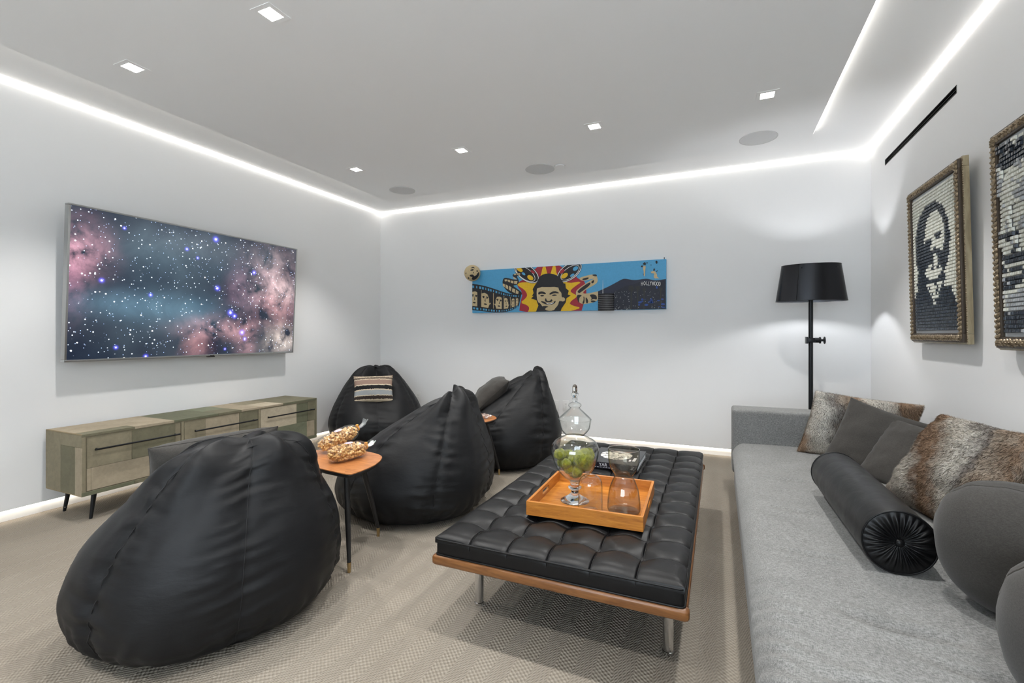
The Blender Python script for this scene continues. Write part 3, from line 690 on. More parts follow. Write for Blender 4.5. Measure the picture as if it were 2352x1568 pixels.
def side_table(lab, loc, rz):
    t = thing('side_table', lab, 'side table', loc, rz, 'three legged walnut side tables')
    top = obj('table_top', prism(bmesh.new(), [(p.x * .995, p.y * .995) for p in outl], TT - .005, TT), M_TTOP, t, 0)
    bm = bmesh.new(); n = len(outl)
    rings = [[bm.verts.new((p.x * s, p.y * s, z)) for p in outl] for s, z in ((.994, TT - .0055), (1.0, TT - .004), (1.0, TT - .009), (.93, TT - .026))]
    for i in range(3):
        for k in range(n): bm.faces.new((rings[i][k], rings[i][(k + 1) % n], rings[i + 1][(k + 1) % n], rings[i + 1][k]))
    bm.faces.new(rings[0]); bm.faces.new(rings[-1][::-1])
    obj('edge_band', bm, M_BLACKPLASTIC, top, 40)
    for (a, b) in (((.115, -.085), (.195, -.150)), ((.05, .10), (.045, .255)), ((-.155, .0), (-.24, .02))):
        lg = obj('leg', tube(bmesh.new(), [(b[0] * .995 + a[0]*.005, b[1]*.995 + a[1]*.005, .052), ((a[0]+b[0])/2, (a[1]+b[1])/2, .28), (a[0], a[1], TT - .026)], [.0098, .0150, .0165], 16), M_BLACKPLASTIC, t, 60)
        obj('brass_tip', tube(bmesh.new(), [(b[0], b[1], 0), (b[0]*.995 + a[0]*.005, b[1]*.995 + a[1]*.005, .052)], [.0082, .0102], 16), M_BRASS, lg, 50)
    return t
st1 = side_table('walnut side table with black legs carrying two popcorn bags', (tc.x, tc.y, 0), 0)
st2 = side_table('walnut side table half hidden between two bean bags, crumpled wrapper on top', (-1.89, 3.46, 0), math.radians(-28))
# ------------------------------------------------------------------ cushions
def frame_from(BL, TL, TR):
    BL, TL, TR = Vector(BL), Vector(TL), Vector(TR)
    up = (TL - BL).normalized(); rt = (TR - TL); rt = (rt - up * rt.dot(up)).normalized(); nr = rt.cross(up)   # local x, z and -y
    return BL, rt, up, nr
def cushion_fn(w, h, th, seed, pinch=.07, wr=.006, puff=.45, n=44):
    """closed pillow surface, local x across, z up, y thickness; returns verts, faces and normals grid"""
    vs, fs = [], []
    for side in (1, -1):
        for i in range(n + 1):
            for j in range(n + 1):
                u = -math.cos(math.pi * i / n); v = -math.cos(math.pi * j / n)
                x = w / 2 * u * (1 - pinch * (1 - v * v) * u * u); z = h / 2 * v * (1 - pinch * (1 - u * u) * v * v)
                e = max(0, (1 - u * u) * (1 - v * v))
                y = th / 2 * e ** puff
                if 0 < e:
                    y += wr * fbm(u * 2.1 + seed, v * 2.1, seed * 1.7 + side) * min(1, e * 5)
                    edge = math.exp(-e * 7)
                    y += .5 * wr * edge * math.sin((u if abs(v) > abs(u) else v) * 21 + seed * 3 + 3 * fbm(u * 2, v * 2, seed)) * min(1, e * 20)
                vs.append(Vector((x, -side * max(y, 0), z + h / 2)))
    N = n + 1; off = N * N; idx = {}
    def ix(s, i, j):
        if i in (0, n) or j in (0, n): s = 0
        return s * off + i * N + j
    for s in (0, 1):
        for i in range(n):
            for j in range(n):
                q = (ix(s, i, j), ix(s, i + 1, j), ix(s, i + 1, j + 1), ix(s, i, j + 1)); fs.append(q if s == 0 else q[::-1])
    return vs, fs, n
def place(t, BL, rt, up, nr, w):
    y = -nr      # local -y faces the viewer
    t.matrix_world = Matrix(((rt.x, y.x, up.x, 0), (rt.y, y.y, up.y, 0), (rt.z, y.z, up.z, 0), (0, 0, 0, 1)))
    t.location = BL + rt * (w / 2)
def edge_path(vs, n, off=1.0):
    N = n + 1
    L = [i * N for i in range(N)] + [n * N + j for j in range(1, N)] + [i * N + n for i in range(n - 1, -1, -1)] + [j for j in range(n - 1, 0, -1)]
    return [vs[k] for k in L]
def cushion(name, label, BL, TL, TR, w, h, th, mat, seed, pinch=.07, wr=.007, puff=.45, seam=True, group=None, cat='pillow', fur=None, skew=0.0):
    BL, rt, up, nr = frame_from(BL, TL, TR)
    t = thing(name, label, cat, (0, 0, 0), 0, group); place(t, BL, rt, up, nr, w)
    vs, fs, n = cushion_fn(w, h, th, seed, pinch, wr, puff)
    for v in vs: v.z += skew * (v.x + w / 2)
    cov = pyd('cover', vs, fs, mat, t, 180)
    if seam:
        obj('seam', tube(bmesh.new(), edge_path(vs, n), .0022, 6, closed=True), mat, t, 180)
    if fur:
        rnd = random.Random(int(seed * 100)); me = cov.data; V, F, NR = [], [], []
        polys = [(p.area, p.index) for p in me.polygons]; tot = sum(a for a, _ in polys)
        N_, ln, lay = fur
        for a, pi in polys:
            p = me.polygons[pi]; k = a / tot * N_; k = int(k) + (rnd.random() < k - int(k))
            pv = [me.vertices[i].co for i in p.vertices]; nn = p.normal
            for _ in range(k):
                s, q = rnd.random(), rnd.random()
                c = pv[0] * (1 - s) * (1 - q) + pv[1] * s * (1 - q) + pv[2] * s * q + pv[3 if len(pv) > 3 else 2] * (1 - s) * q
                fl = Vector((.7 * fbm(c.x * 4 + seed, c.z * 4, 1.1), 0, -1.0 + .5 * fbm(c.x * 4, c.z * 4, seed))) + Vector((rnd.gauss(0, .28), rnd.gauss(0, .28), rnd.gauss(0, .28)))
                d = (nn * (.55 + .35 * rnd.random()) + fl * lay).normalized(); L = ln * rnd.uniform(.55, 1.1)
                sd = d.cross(Vector((rnd.gauss(0, 1), rnd.gauss(0, 1), rnd.gauss(0, 1)))).normalized() * rnd.uniform(.00030, .00050)
                m1 = c + d * L * .55; tip = c + (d * .75 + fl.normalized() * .35).normalized() * L
                b = len(V); V += [c - sd, c + sd, m1 - sd * .8, m1 + sd * .8, tip]; F += [(b, b + 1, b + 3, b + 2), (b + 2, b + 3, b + 4)]
                nrm = (nn * .8 + d * .35).normalized(); NR += [nrm] * 5
        fo = pyd('fur', V, F, mat, t, 180); fo['kind'] = 'stuff'
        fo.data.normals_split_custom_set_from_vertices([tuple(v) for v in NR])
    return t
def mat_fur(name, rot, off):
    m = NT(name); v = m.mapped((1, 1, 1), (0, rot, 0), (off, 0, off * .7)); x, y, z = m.sep(v)
    n = m.noise(v, 5.5, 4, .6, .4); f = m.math('ADD', m.math('MULTIPLY', x, 1.55), m.math('MULTIPLY', n, .55)); f = m.math('FRACT', m.math('ADD', f, 2.0))
    c = m.ramp(f, [(.0, (.74, .69, .61)), (.14, (.72, .67, .60)), (.27, (.30, .19, .12)), (.38, (.40, .27, .18)), (.48, (.68, .62, .54)), (.60, (.80, .76, .69)), (.70, (.26, .23, .21)), (.76, (.50, .42, .34)), (.88, (.33, .22, .145)), (1.0, (.74, .69, .61))])
    n2 = m.noise(v, 24, 4, .7, .6); c = m.mix(m.ramp(n2, [(.60, (0, 0, 0)), (.76, (.7, .7, .7))]), c, (.08, .066, .056))
    n3 = m.noise(m.tc(), 160, 2); c = m.mix(.45, c, m.ramp(n3, [(.3, (.10, .085, .07)), (.7, (.62, .55, .47))]), 'MULTIPLY') if False else m.mix(m.math('MULTIPLY', m.ramp(n3, [(.40, (1, 1, 1)), (.62, (0, 0, 0))]), .22), c, (.12, .095, .075))
    m.base(c); m.set(Roughness=.8); m.b.inputs['Specular IOR Level'].default_value = .2; return m.m
GP = 'loose cushions on the sofa'
cushion('fur_pillow', 'brown and cream fur pillow leaning in the far sofa corner by the lamp', (.50, 3.77, .405), (.615, 3.83, .805), (1.16, 3.80, .775), .58, .435, .15, mat_fur('fur_corner', .35, .3), 1.7, .05, .012, .4, False, GP, skew=.17, fur=(90000, .015, .75))
cushion('throw_pillow', 'square taupe felt pillow overlapping the fur pillow in the sofa corner', (.575, 3.47, .405), (.765, 3.565, .812), (1.12, 3.37, .735), .455, .46, .14, M_TAUPE, 3.1, .06, .008, .45, True, GP)
cushion('throw_pillow', 'smaller taupe felt pillow between the bolster and the large fur pillow', (.725, 3.30, .405), (.925, 3.42, .700), (1.12, 3.20, .68), .42, .40, .13, M_TAUPE, 5.2, .06, .008, .45, True, GP)
cushion('fur_pillow', 'large brown and cream fur pillow standing behind the leather bolster', (.775, 2.93, .41), (1.015, 2.985, .815), (1.125, 2.46, .80), .58, .475, .17, mat_fur('fur_large', .55, .0), 8.3, .05, .014, .4, False, GP, fur=(120000, .016, .75))
def fat_cushion(label, c, r, th, ax, seed):
    """round-cornered overstuffed cushion resting on its edge, seam round the middle"""
    t = thing('round_cushion', label, 'pillow', c, 0, GP)
    ax = Vector(ax).normalized(); u = ax.cross(Vector((0, 0, 1))).normalized(); w = u.cross(ax)
    t.matrix_world = Matrix(((u.x, ax.x, -w.x if False else w.x, c[0]), (u.y, ax.y, w.y, c[1]), (u.z, ax.z, w.z, c[2]), (0, 0, 0, 1)))
    def P(i, j, ni=48, nj=72):
        a = math.pi * i / ni; b = 2 * math.pi * j / nj
        cb, sb = math.cos(b), math.sin(b); e = .80
        q = math.sin(a) ** .88
        x = r * q * math.copysign(abs(cb) ** e, cb); z = r * q * math.copysign(abs(sb) ** e, sb); y = th / 2 * math.copysign(abs(math.cos(a)) ** .9, math.cos(a))
        g = math.exp(-((a - math.pi / 2) / .05) ** 2)
        k = 1 - .02 * g + .012 * fbm(x * 5 + seed, y * 5, z * 5) + .010 * math.exp(-((a - math.pi / 2) / .3) ** 2) * math.sin(b * 15 + seed + 3 * fbm(x * 4, y * 4, z * 4))
        return (x * k, y * k, z * k)
    grid_obj('cover', lambda a, b: P(a * 48, b * 72), 48, 72, M_TAUPE, t, 180, close_v=True)
    obj('seam', tube(bmesh.new(), [P(24, j) for j in range(72)], .0028, 6, closed=True), M_TAUPE, t, 180)
    return t
fat_cushion('plump taupe cushion touching the end of the leather bolster', (.795, 1.80, .590), .195, .30, (.62, .78, .25), 2.2)
fat_cushion('plump taupe cushion with the other plump cushion between it and the bolster', (.742, 1.33, .575), .185, .30, (.50, .85, .2), 6.4)
# leather bolster
A, B = Vector((.556, 1.965, .512)), Vector((.540, 2.815, .512)); RBo = .108
bol = thing('bolster', 'black leather bolster cushion with gathered ends lying on the sofa', 'bolster', (A + B) / 2, 0)
ax = (B - A); Lb = ax.length; bol.rotation_euler = (0, 0, math.atan2(ax.y, ax.x))
def bol_fn(u, v):
    x = -Lb / 2 + Lb * u; a = 2 * math.pi * v
    r = RBo * (1 - .035 * (2 * u - 1) ** 8) * (1 + .004 * fbm(x * 22, math.cos(a) * 2, math.sin(a) * 2))
    return (x, r * math.cos(a), r * math.sin(a))
grid_obj('body', bol_fn, 70, 56, M_LEATHER, bol, 180, close_v=True)
for s in (-1, 1):
    def end_fn(u, v, s=s):
        r = RBo * .965 * (1 - u); a = 2 * math.pi * v
        pl = math.sin(a * 24 + 2 * math.sin(a * 3)) * (.0045 * math.sin(math.pi * min(1, u * 1.15)) )
        x = Lb / 2 + .012 * math.sin(math.pi * min(1, u * 1.6) / 1.6) - .016 * u ** 3 + pl
        return (s * x, r * math.cos(a), r * math.sin(a))
    e = grid_obj('gathered_end', end_fn, 22, 192, M_LEATHER, bol, 180, close_v=True)
    obj('button', lathe(bmesh.new(), [(0, .010), (.009, .008), (.014, .002), (.014, -.006), (0, -.006)], 20), M_LEATHER, e, 180).matrix_local = Matrix.Translation((s * (Lb / 2 + .002), 0, 0)) @ Matrix.Rotation(s * math.pi / 2, 4, 'Y')
    obj('piping', tube(bmesh.new(), [(s * (Lb / 2 - .0), RBo * .968 * math.cos(2*math.pi*k/56), RBo * .968 * math.sin(2*math.pi*k/56)) for k in range(56)], .0034, 8, closed=True), M_LEATHER, bol, 180)
# cushions on the bean bags
def mat_stripes():
    m = NT('striped_wool'); x, y, z = m.sep(m.tc()); n = m.noise(m.mapped((90, 90, 14)), 1, 2); zz = m.math('ADD', m.math('DIVIDE', z, .315), m.math('MULTIPLY_ADD', n, .075, -.037))
    D, CR, BR, GY, BK = (.035, .024, .020), (.62, .52, .38), (.30, .20, .155), (.30, .32, .33), (.008, .008, .009)
    st = [(0, CR), (.10, D), (.21, CR), (.235, GY), (.40, CR), (.44, BK), (.58, CR), (.615, BR), (.80, CR), (.825, (.14, .105, .08)), (.90, CR), (.93, (.22, .17, .13))]
    m.base(m.ramp(zz, st, 'CONSTANT')); m.set(Roughness=.95); f = m.noise(m.tc(), 260, 2); m.bump(f, .5, .003); return m.m
p = Vector((-3.60, 4.33, 0)); f4 = Vector((.66, -.75, 0)).normalized(); r4 = Vector((.75, .66, 0)).normalized()
c0 = p + f4 * .215 + Vector((0, 0, .455)); bl = c0 - r4 * .225 - r4 * .03
cushion('striped_pillow', 'small striped wool pillow in brown, grey and black on the corner bean bag', bl, bl - f4 * .125 + Vector((0, 0, .285)), bl - f4 * .125 + Vector((0, 0, .290)) + r4 * .43, .425, .315, .14, mat_stripes(), 4.4, .06, .006, .42, True)
p = Vector((-1.90, 4.16, 0)); f3 = Vector((-.86, -.52, 0)).normalized(); r3 = Vector((-.52, .86, 0)).normalized()
a3 = p + f3 * .30 + Vector((0, 0, .50)) + r3 * .20
cushion('throw_pillow', 'plump taupe felt pillow lying on the bean bag by the painting wall', a3, a3 - f3 * .30 + Vector((0, 0, .27)), a3 - f3 * .30 + Vector((0, 0, .27)) - r3 * .42, .43, .42, .21, M_TAUPE, 9.6, .05, .010, .5, True)
p = Vector((-2.03, 1.375, 0)); f1 = Vector((-.90, .43, 0)).normalized(); r1 = Vector((.43, .90, 0)).normalized()
a1 = p + f1 * .20 + Vector((0, 0, .455)) - r1 * .235
cushion('throw_pillow', 'flat taupe felt pillow behind the top of the bean bag facing the console', a1, a1 - f1 * .12 + Vector((0, 0, .27)), a1 - f1 * .10 + Vector((0, 0, .345)) + r1 * .5, .52, .30, .21, M_TAUPE, 12.1, .04, .006, .45, True)

# ------------------------------------------------------------------ tray and what stands on it
from mathutils.geometry import tessellate_polygon
def plate_with_hole(bm, outer, hole, f):
    """slab between f(p,0) and f(p,1) for the polygon with one hole"""
    pts = outer + hole; tri = tessellate_polygon([[Vector((a, b, 0)) for a, b in outer], [Vector((a, b, 0)) for a, b in hole]])
    va = [bm.verts.new(f(a, b, 0)) for a, b in pts]; vb = [bm.verts.new(f(a, b, 1)) for a, b in pts]
    for t_ in tri:
        bm.faces.new([va[i] for i in t_]); bm.faces.new([vb[i] for i in reversed(t_)])
    for lo, hi in ((0, len(outer)), (len(outer), len(pts))):
        n = hi - lo
        for k in range(n): bm.faces.new((va[lo + k], va[lo + (k + 1) % n], vb[lo + (k + 1) % n], vb[lo + k]))
    return bm
WST = [(0.25, (0.28, 0.088, 0.012)), (0.5, (0.45, 0.165, 0.024)), (0.78, (0.58, 0.245, 0.045))]
M_TRAYX = mat_wood('teak_tray_x', WST, (2.2, 22, 22), .32); M_TRAYY = mat_wood('teak_tray_y', WST, (22, 2.2, 22), .32); M_TRAYF = mat_wood('teak_tray_floor', WST, (2.0, 16, 2), .22)
TZ = .4035; TWx, TWy, THh = .254, .256, .062
tray = thing('serving_tray', 'square teak serving tray with cut-out handles on the daybed', 'tray', (-.543, 2.216, TZ), math.radians(2.0))
obj('tray_floor', box(-TWx + .010, TWx - .010, -TWy + .010, TWy - .010, .004, .012), M_TRAYF, tray, 0)
for s in (-1, 1): obj('side', bevel(box(-TWx, TWx, *(sorted((s * TWy, s * (TWy - .012)))), 0, THh), .0012, 1), M_TRAYX, tray)
hole = [(.040 * math.copysign(1, math.cos(a)) + .014 * math.cos(a), .036 + .011 * math.sin(a)) for a in [math.pi * 2 * (k + .5) / 20 for k in range(20)]]
for s in (-1, 1):
    o = [(-TWy + .0125, 0), (TWy - .0125, 0), (TWy - .0125, THh), (-TWy + .0125, THh)]
    bm = plate_with_hole(bmesh.new(), o, hole, lambda a, b, k, s=s: (s * (TWx - .012 * k), a, b)); obj('handle_side', bm, M_TRAYY, tray, 0)
TF = TZ + .0122
def glass_lathe(name, prof, th, mat, parent, seg=56):
    """outer profile bottom to top, inner wall offset inwards: open vessel with a thick base"""
    inner = [(max(r - th, 0.0), z) for r, z in prof if r > th * 1.5]
    inner = inner[::-1]; zmin = prof[0][1] + th * 2.0
    inner = [(r, max(z, zmin)) for r, z in inner]
    return obj(name, lathe(bmesh.new(), prof + inner + [(0, zmin)], seg), mat, parent, 60)
def sp(pts, n=5):
    out = []
    for i in range(len(pts) - 1):
        P = [pts[max(0, min(len(pts) - 1, i + k))] for k in (-1, 0, 1, 2)]
        for q in range(n):
            f = q / n; out.append(tuple(max(0, .5 * ((2*P[1][k]) + (-P[0][k]+P[2][k])*f + (2*P[0][k]-5*P[1][k]+4*P[2][k]-P[3][k])*f*f + (-P[0][k]+3*P[1][k]-3*P[2][k]+P[3][k])*f**3)) for k in (0, 1)))
    return out + [pts[-1]]
JX, JY = -.629, 2.180
jar = thing('apothecary_jar', 'tall footed glass apothecary jar with a pointed lid holding moss balls', 'jar', (JX, JY, TF))
k = .000531
solid = [(0, 0), (.068, 0), (.0685, .002), (.055, .012), (.030, .026), (.0175, .040), (.0165, .052), (.030, .060), (.032, .066), (.024, .073), (.020, .080), (.024, .090), (0, .094)]
obj('foot', lathe(bmesh.new(), solid, 48), M_SOLIDGLASS, jar, 60)
outer = sp([(.026, .0945), (.050, .112), (.078, .140), (.100, .180), (.1135, .228), (.112, .258), (.098, .284), (.070, .302), (.047, .311), (.046, .317), (.056, .326), (.070, .346), (.0755, .372), (.0775, .388)])
inner = [(r - .0022, max(z, .0995)) for r, z in outer[::-1]]
obj('bowl', lathe(bmesh.new(), [(0, .0945)] + outer + inner + [(0, .0995)], 64), M_CLEAR, jar, 60)
lo = sp([(.0785, .3895), (.0775, .393), (.062, .408), (.040, .428), (.026, .441), (.024, .446), (.030, .452), (.031, .460), (.022, .468), (.0135, .471)])
li = [(max(r - .0022, .001), z - .002 if i else z) for i, (r, z) in enumerate(lo[::-1])]
lid = obj('lid', lathe(bmesh.new(), lo + li, 56, closed=True), M_CLEAR, jar, 60)
obj('finial', lathe(bmesh.new(), [(0, .4705), (.013, .4707), (.0128, .500), (.018, .505), (.0185, .512), (.012, .518), (.0125, .530), (.0115, .545), (.007, .554), (0, .5565)], 28), M_SOLIDGLASS, lid, 60)
def mat_moss():
    m = NT('moss'); n = m.noise(m.tc(), 45, 5, .7); n2 = m.noise(m.tc(), 420, 3)
    m.base(m.ramp(n, [(.3, (.075, .085, .005)), (.5, (.21, .225, .013)), (.72, (.36, .36, .032))])); m.set(Roughness=1.0); m.b.inputs['Specular IOR Level'].default_value = .05
    m.b.inputs['Sheen Weight'].default_value = .3
    m.bump(m.math('ADD', n, n2), 1.0, .005); return m.m
M_MOSS = mat_moss()
R_ = Vector((_c, _s, 0)); Fw = Vector((-_s, _c, 0))
for (pr, pf, z, r, s) in ((.040, -.040, .207, .051, 1), (.073, .020, .215, .034, 2), (-.078, -.005, .222, .031, 3), (-.052, -.058, .192, .024, 4), (-.036, -.036, .160, .026, 5), (-.012, -.020, .196, .029, 6), (.004, -.055, .150, .027, 7), (.030, .012, .160, .030, 8), (-.066, .020, .178, .026, 9), (-.030, .050, .205, .030, 10), (.022, .066, .200, .029, 11), (.000, .010, .128, .025, 12), (-.020, .026, .165, .024, 13), (.062, -.015, .168, .024, 14)):
    c = R_ * pr * .9 + Fw * pf * .9; r *= .94
    bm = bmesh.new(); bmesh.ops.create_icosphere(bm, subdivisions=4, radius=r)
    for v in bm.verts:
        d = v.co.normalized(); v.co = v.co * (1 + .16 * fbm(d.x * 1.6 + s * 3.3, d.y * 1.6, d.z * 1.6) + .045 * fbm(d.x * 9 + s, d.y * 9, d.z * 9))
    o = obj('moss_ball', bm, M_MOSS, None, 180, (JX + c.x, JY + c.y, TF + z))
    tag(o, 'largest green moss ball at the front of the apothecary jar' if s == 1 else 'green moss ball heaped inside the apothecary jar', 'moss ball', 'moss balls in the jar')
q = .000505
tb = thing('glass_cloche', 'clear round shouldered glass tumbler standing upside down in the tray', 'glass', (-.505 * 1.0 - .022, 2.075, TF))
prof = sp([(.0530, .0), (.0545, .004), (.0545, .06), (.054, .118), (.049, .140), (.038, .154), (.027, .160)])
obj('glass_wall', lathe(bmesh.new(), prof + [(.0262, .162), (.0255, .160)] + [(max(r - .0022, .001), min(z, .1575)) for r, z in prof[::-1]], 56, closed=True), M_CLEAR, tb, 60)
obj('thick_base', lathe(bmesh.new(), [(0, .0), (.034, .0), (.036, .003), (.033, .010), (.020, .007), (0, .006)], 40), M_SMOKE, tb, 60)
vz = thing('hourglass_vase', 'hourglass shaped smoked glass vase standing in the tray', 'vase', (-.385, 2.112, TF))
obj('vessel', (lambda o_: lathe(bmesh.new(), [(0, 0)] + o_ + [(r - .0024, max(z, .008)) for r, z in o_[::-1]] + [(0, .008)], 60))(sp([(.050, .0), (.062, .003), (.0715, .018), (.0725, .036), (.069, .075), (.063, .110), (.050, .145), (.0415, .162), (.0405, .172), (.048, .184), (.060, .204), (.0675, .232), (.0690, .262), (.0690, .286)])), M_SMOKE, vz, 60)

obj('rim', tube(bmesh.new(), [(.0680 * math.cos(2*math.pi*i/56), .0680 * math.sin(2*math.pi*i/56), .2864) for i in range(56)], .0017, 8, closed=True), M_SOLIDGLASS, vz, 180)
obj('thick_base', lathe(bmesh.new(), [(0, .0083), (.060, .0083), (.066, .014), (.060, .0165), (0, .011)], 48), M_SMOKE, vz, 60)
obj('rim', tube(bmesh.new(), [(.0262 * math.cos(2*math.pi*i/40), .0262 * math.sin(2*math.pi*i/40), .1612) for i in range(40)], .0014, 8, closed=True), M_SOLIDGLASS, tb, 180)

# ------------------------------------------------------------------ book
def text_mesh(name, body, size, mat, parent, M, ext=.0003, font_scale=(1, 1)):
    cu = bpy.data.curves.new(name, 'FONT'); cu.body = body; cu.size = size; cu.extrude = ext; cu.align_x = 'CENTER'; cu.align_y = 'CENTER'; cu.resolution_u = 3
    to = bpy.data.objects.new('tmp', cu); COL.objects.link(to); bpy.context.view_layer.update()
    me = bpy.data.meshes.new_from_object(to.evaluated_get(bpy.context.evaluated_depsgraph_get())); bpy.data.objects.remove(to); bpy.data.curves.remove(cu)
    me.materials.clear(); o = obj_me(name, me, mat, parent, 0); o.matrix_local = M; return o
def mat_cover():
    m = NT('book_cover'); x, y, z = m.sep(m.tc()); n = m.noise(m.mapped((14, 26, 1)), 1.2, 5, .6, 2.2)
    blob = m.math('ADD', m.math('POWER', m.math('DIVIDE', m.math('ADD', x, .01), .105), 2.0), m.math('POWER', m.math('DIVIDE', m.math('SUBTRACT', y, .01), .115), 2.0))
    ins = m.math('LESS_THAN', m.math('ADD', blob, m.math('MULTIPLY', n, .5)), 1.1)
    m.base(m.mix(ins, (.012, .012, .014), m.ramp(n, [(.50, (.80, .78, .72)), (.54, (.03, .03, .03))]))); m.set(Roughness=.25); return m.m
M_BOOK = plain('book_cloth', (.010, .010, .016), .3); M_PAGE = plain('book_pages', (.66, .72, .74), .8); M_PRINT = plain('white_print', (.75, .76, .82), .5)
BKW, BKD, BKT = .300, .370, .040
bk = thing('coffee_table_book', 'thick black hardcover book with a white patterned cover behind the tray', 'book', (-.583, 2.992, .4035))
obj('pages', box(-BKW/2 + .006, BKW/2 - .005, -BKD/2 + .004, BKD/2 - .006, .004, BKT - .004), M_PAGE, bk, 0)
cv = obj('cover', bevel(box(-BKW/2, BKW/2, -BKD/2, BKD/2, BKT - .004, BKT), .001, 1), mat_cover(), bk)
obj('cover', bevel(box(-BKW/2, BKW/2, -BKD/2, BKD/2, 0, .004), .001, 1), M_BOOK, bk)
sp_ = obj('spine', bevel(box(-BKW/2, BKW/2, -BKD/2 - .001, -BKD/2 + .004, .0005, BKT - .0005), .001, 1), M_BOOK, bk)
Msp = lambda x, z: Matrix.Translation((x, -BKD/2 - .0012, z)) @ Matrix.Rotation(math.pi / 2, 4, 'X')
text_mesh('lettering', 'YAR', .026, M_PRINT, sp_, Msp(-.052, .024))
for k_ in range(7): obj('small_print', box(-.105 + k_ * .017, -.105 + k_ * .017 + .011, -BKD/2 - .0014, -BKD/2 - .001, .008, .010), M_PRINT, sp_, 0)
bm = bmesh.new()
for a, b in (((.115, .008), (.121, .030)), ((.117, .018), (.131, .029)), ((.117, .018), (.131, .009)), ((.108, .012), (.122, .016))): tube(bm, [(a[0], -BKD/2 - .0012, a[1]), (b[0], -BKD/2 - .0012, b[1])], .0007, 5)
obj('monogram', bm, M_PRINT, sp_, 180)
for x0, x1, y0, y1 in ((.105, .122, -.10, -.02), (.085, .097, -.11, -.07), (.115, .120, .03, .05)): obj('title_mark', box(x0, x1, y0, y1, BKT, BKT + .0004), M_PRINT, cv, 0)

# ------------------------------------------------------------------ popcorn bags
def mat_film(name, tint=(1, 1, 1), gloss=.08):
    m = NT(name); t = m.node('BsdfTransparent'); t.inputs[0].default_value = (*tint, 1); g = m.node('BsdfGlossy'); g.inputs['Roughness'].default_value = .08
    lw = m.node('LayerWeight'); lw.inputs[0].default_value = .35; n = m.noise(m.tc(), 60, 4, .6, 1.5); bp = m.node('Bump'); bp.inputs['Strength'].default_value = .7; bp.inputs['Distance'].default_value = .004
    m.link(n, bp.inputs['Height']); m.link(bp.outputs[0], g.inputs['Normal'])
    mx = m.node('MixShader'); m.link(m.math('MULTIPLY_ADD', lw.outputs['Facing'], .22, gloss, clamp=True), mx.inputs[0]); m.link(t.outputs[0], mx.inputs[1]); m.link(g.outputs[0], mx.inputs[2])
    m.link(mx.outputs[0], m.n['Material Output'].inputs['Surface']); return m.m
M_FILM = mat_film('clear_film'); M_CRINKLE = mat_film('crinkled_film', (.93, .95, 1.0), .38)
def mat_corn():
    m = NT('caramel_corn'); n = m.noise(m.tc(), 70, 3, .6); m.base(m.ramp(n, [(.3, (.45, .20, .045)), (.5, (.72, .43, .14)), (.72, (.88, .68, .38))])); m.set(Roughness=.4); return m.m
M_CORN = mat_corn(); M_ORANGE = plain('orange_tie', (.75, .34, .05), .5)
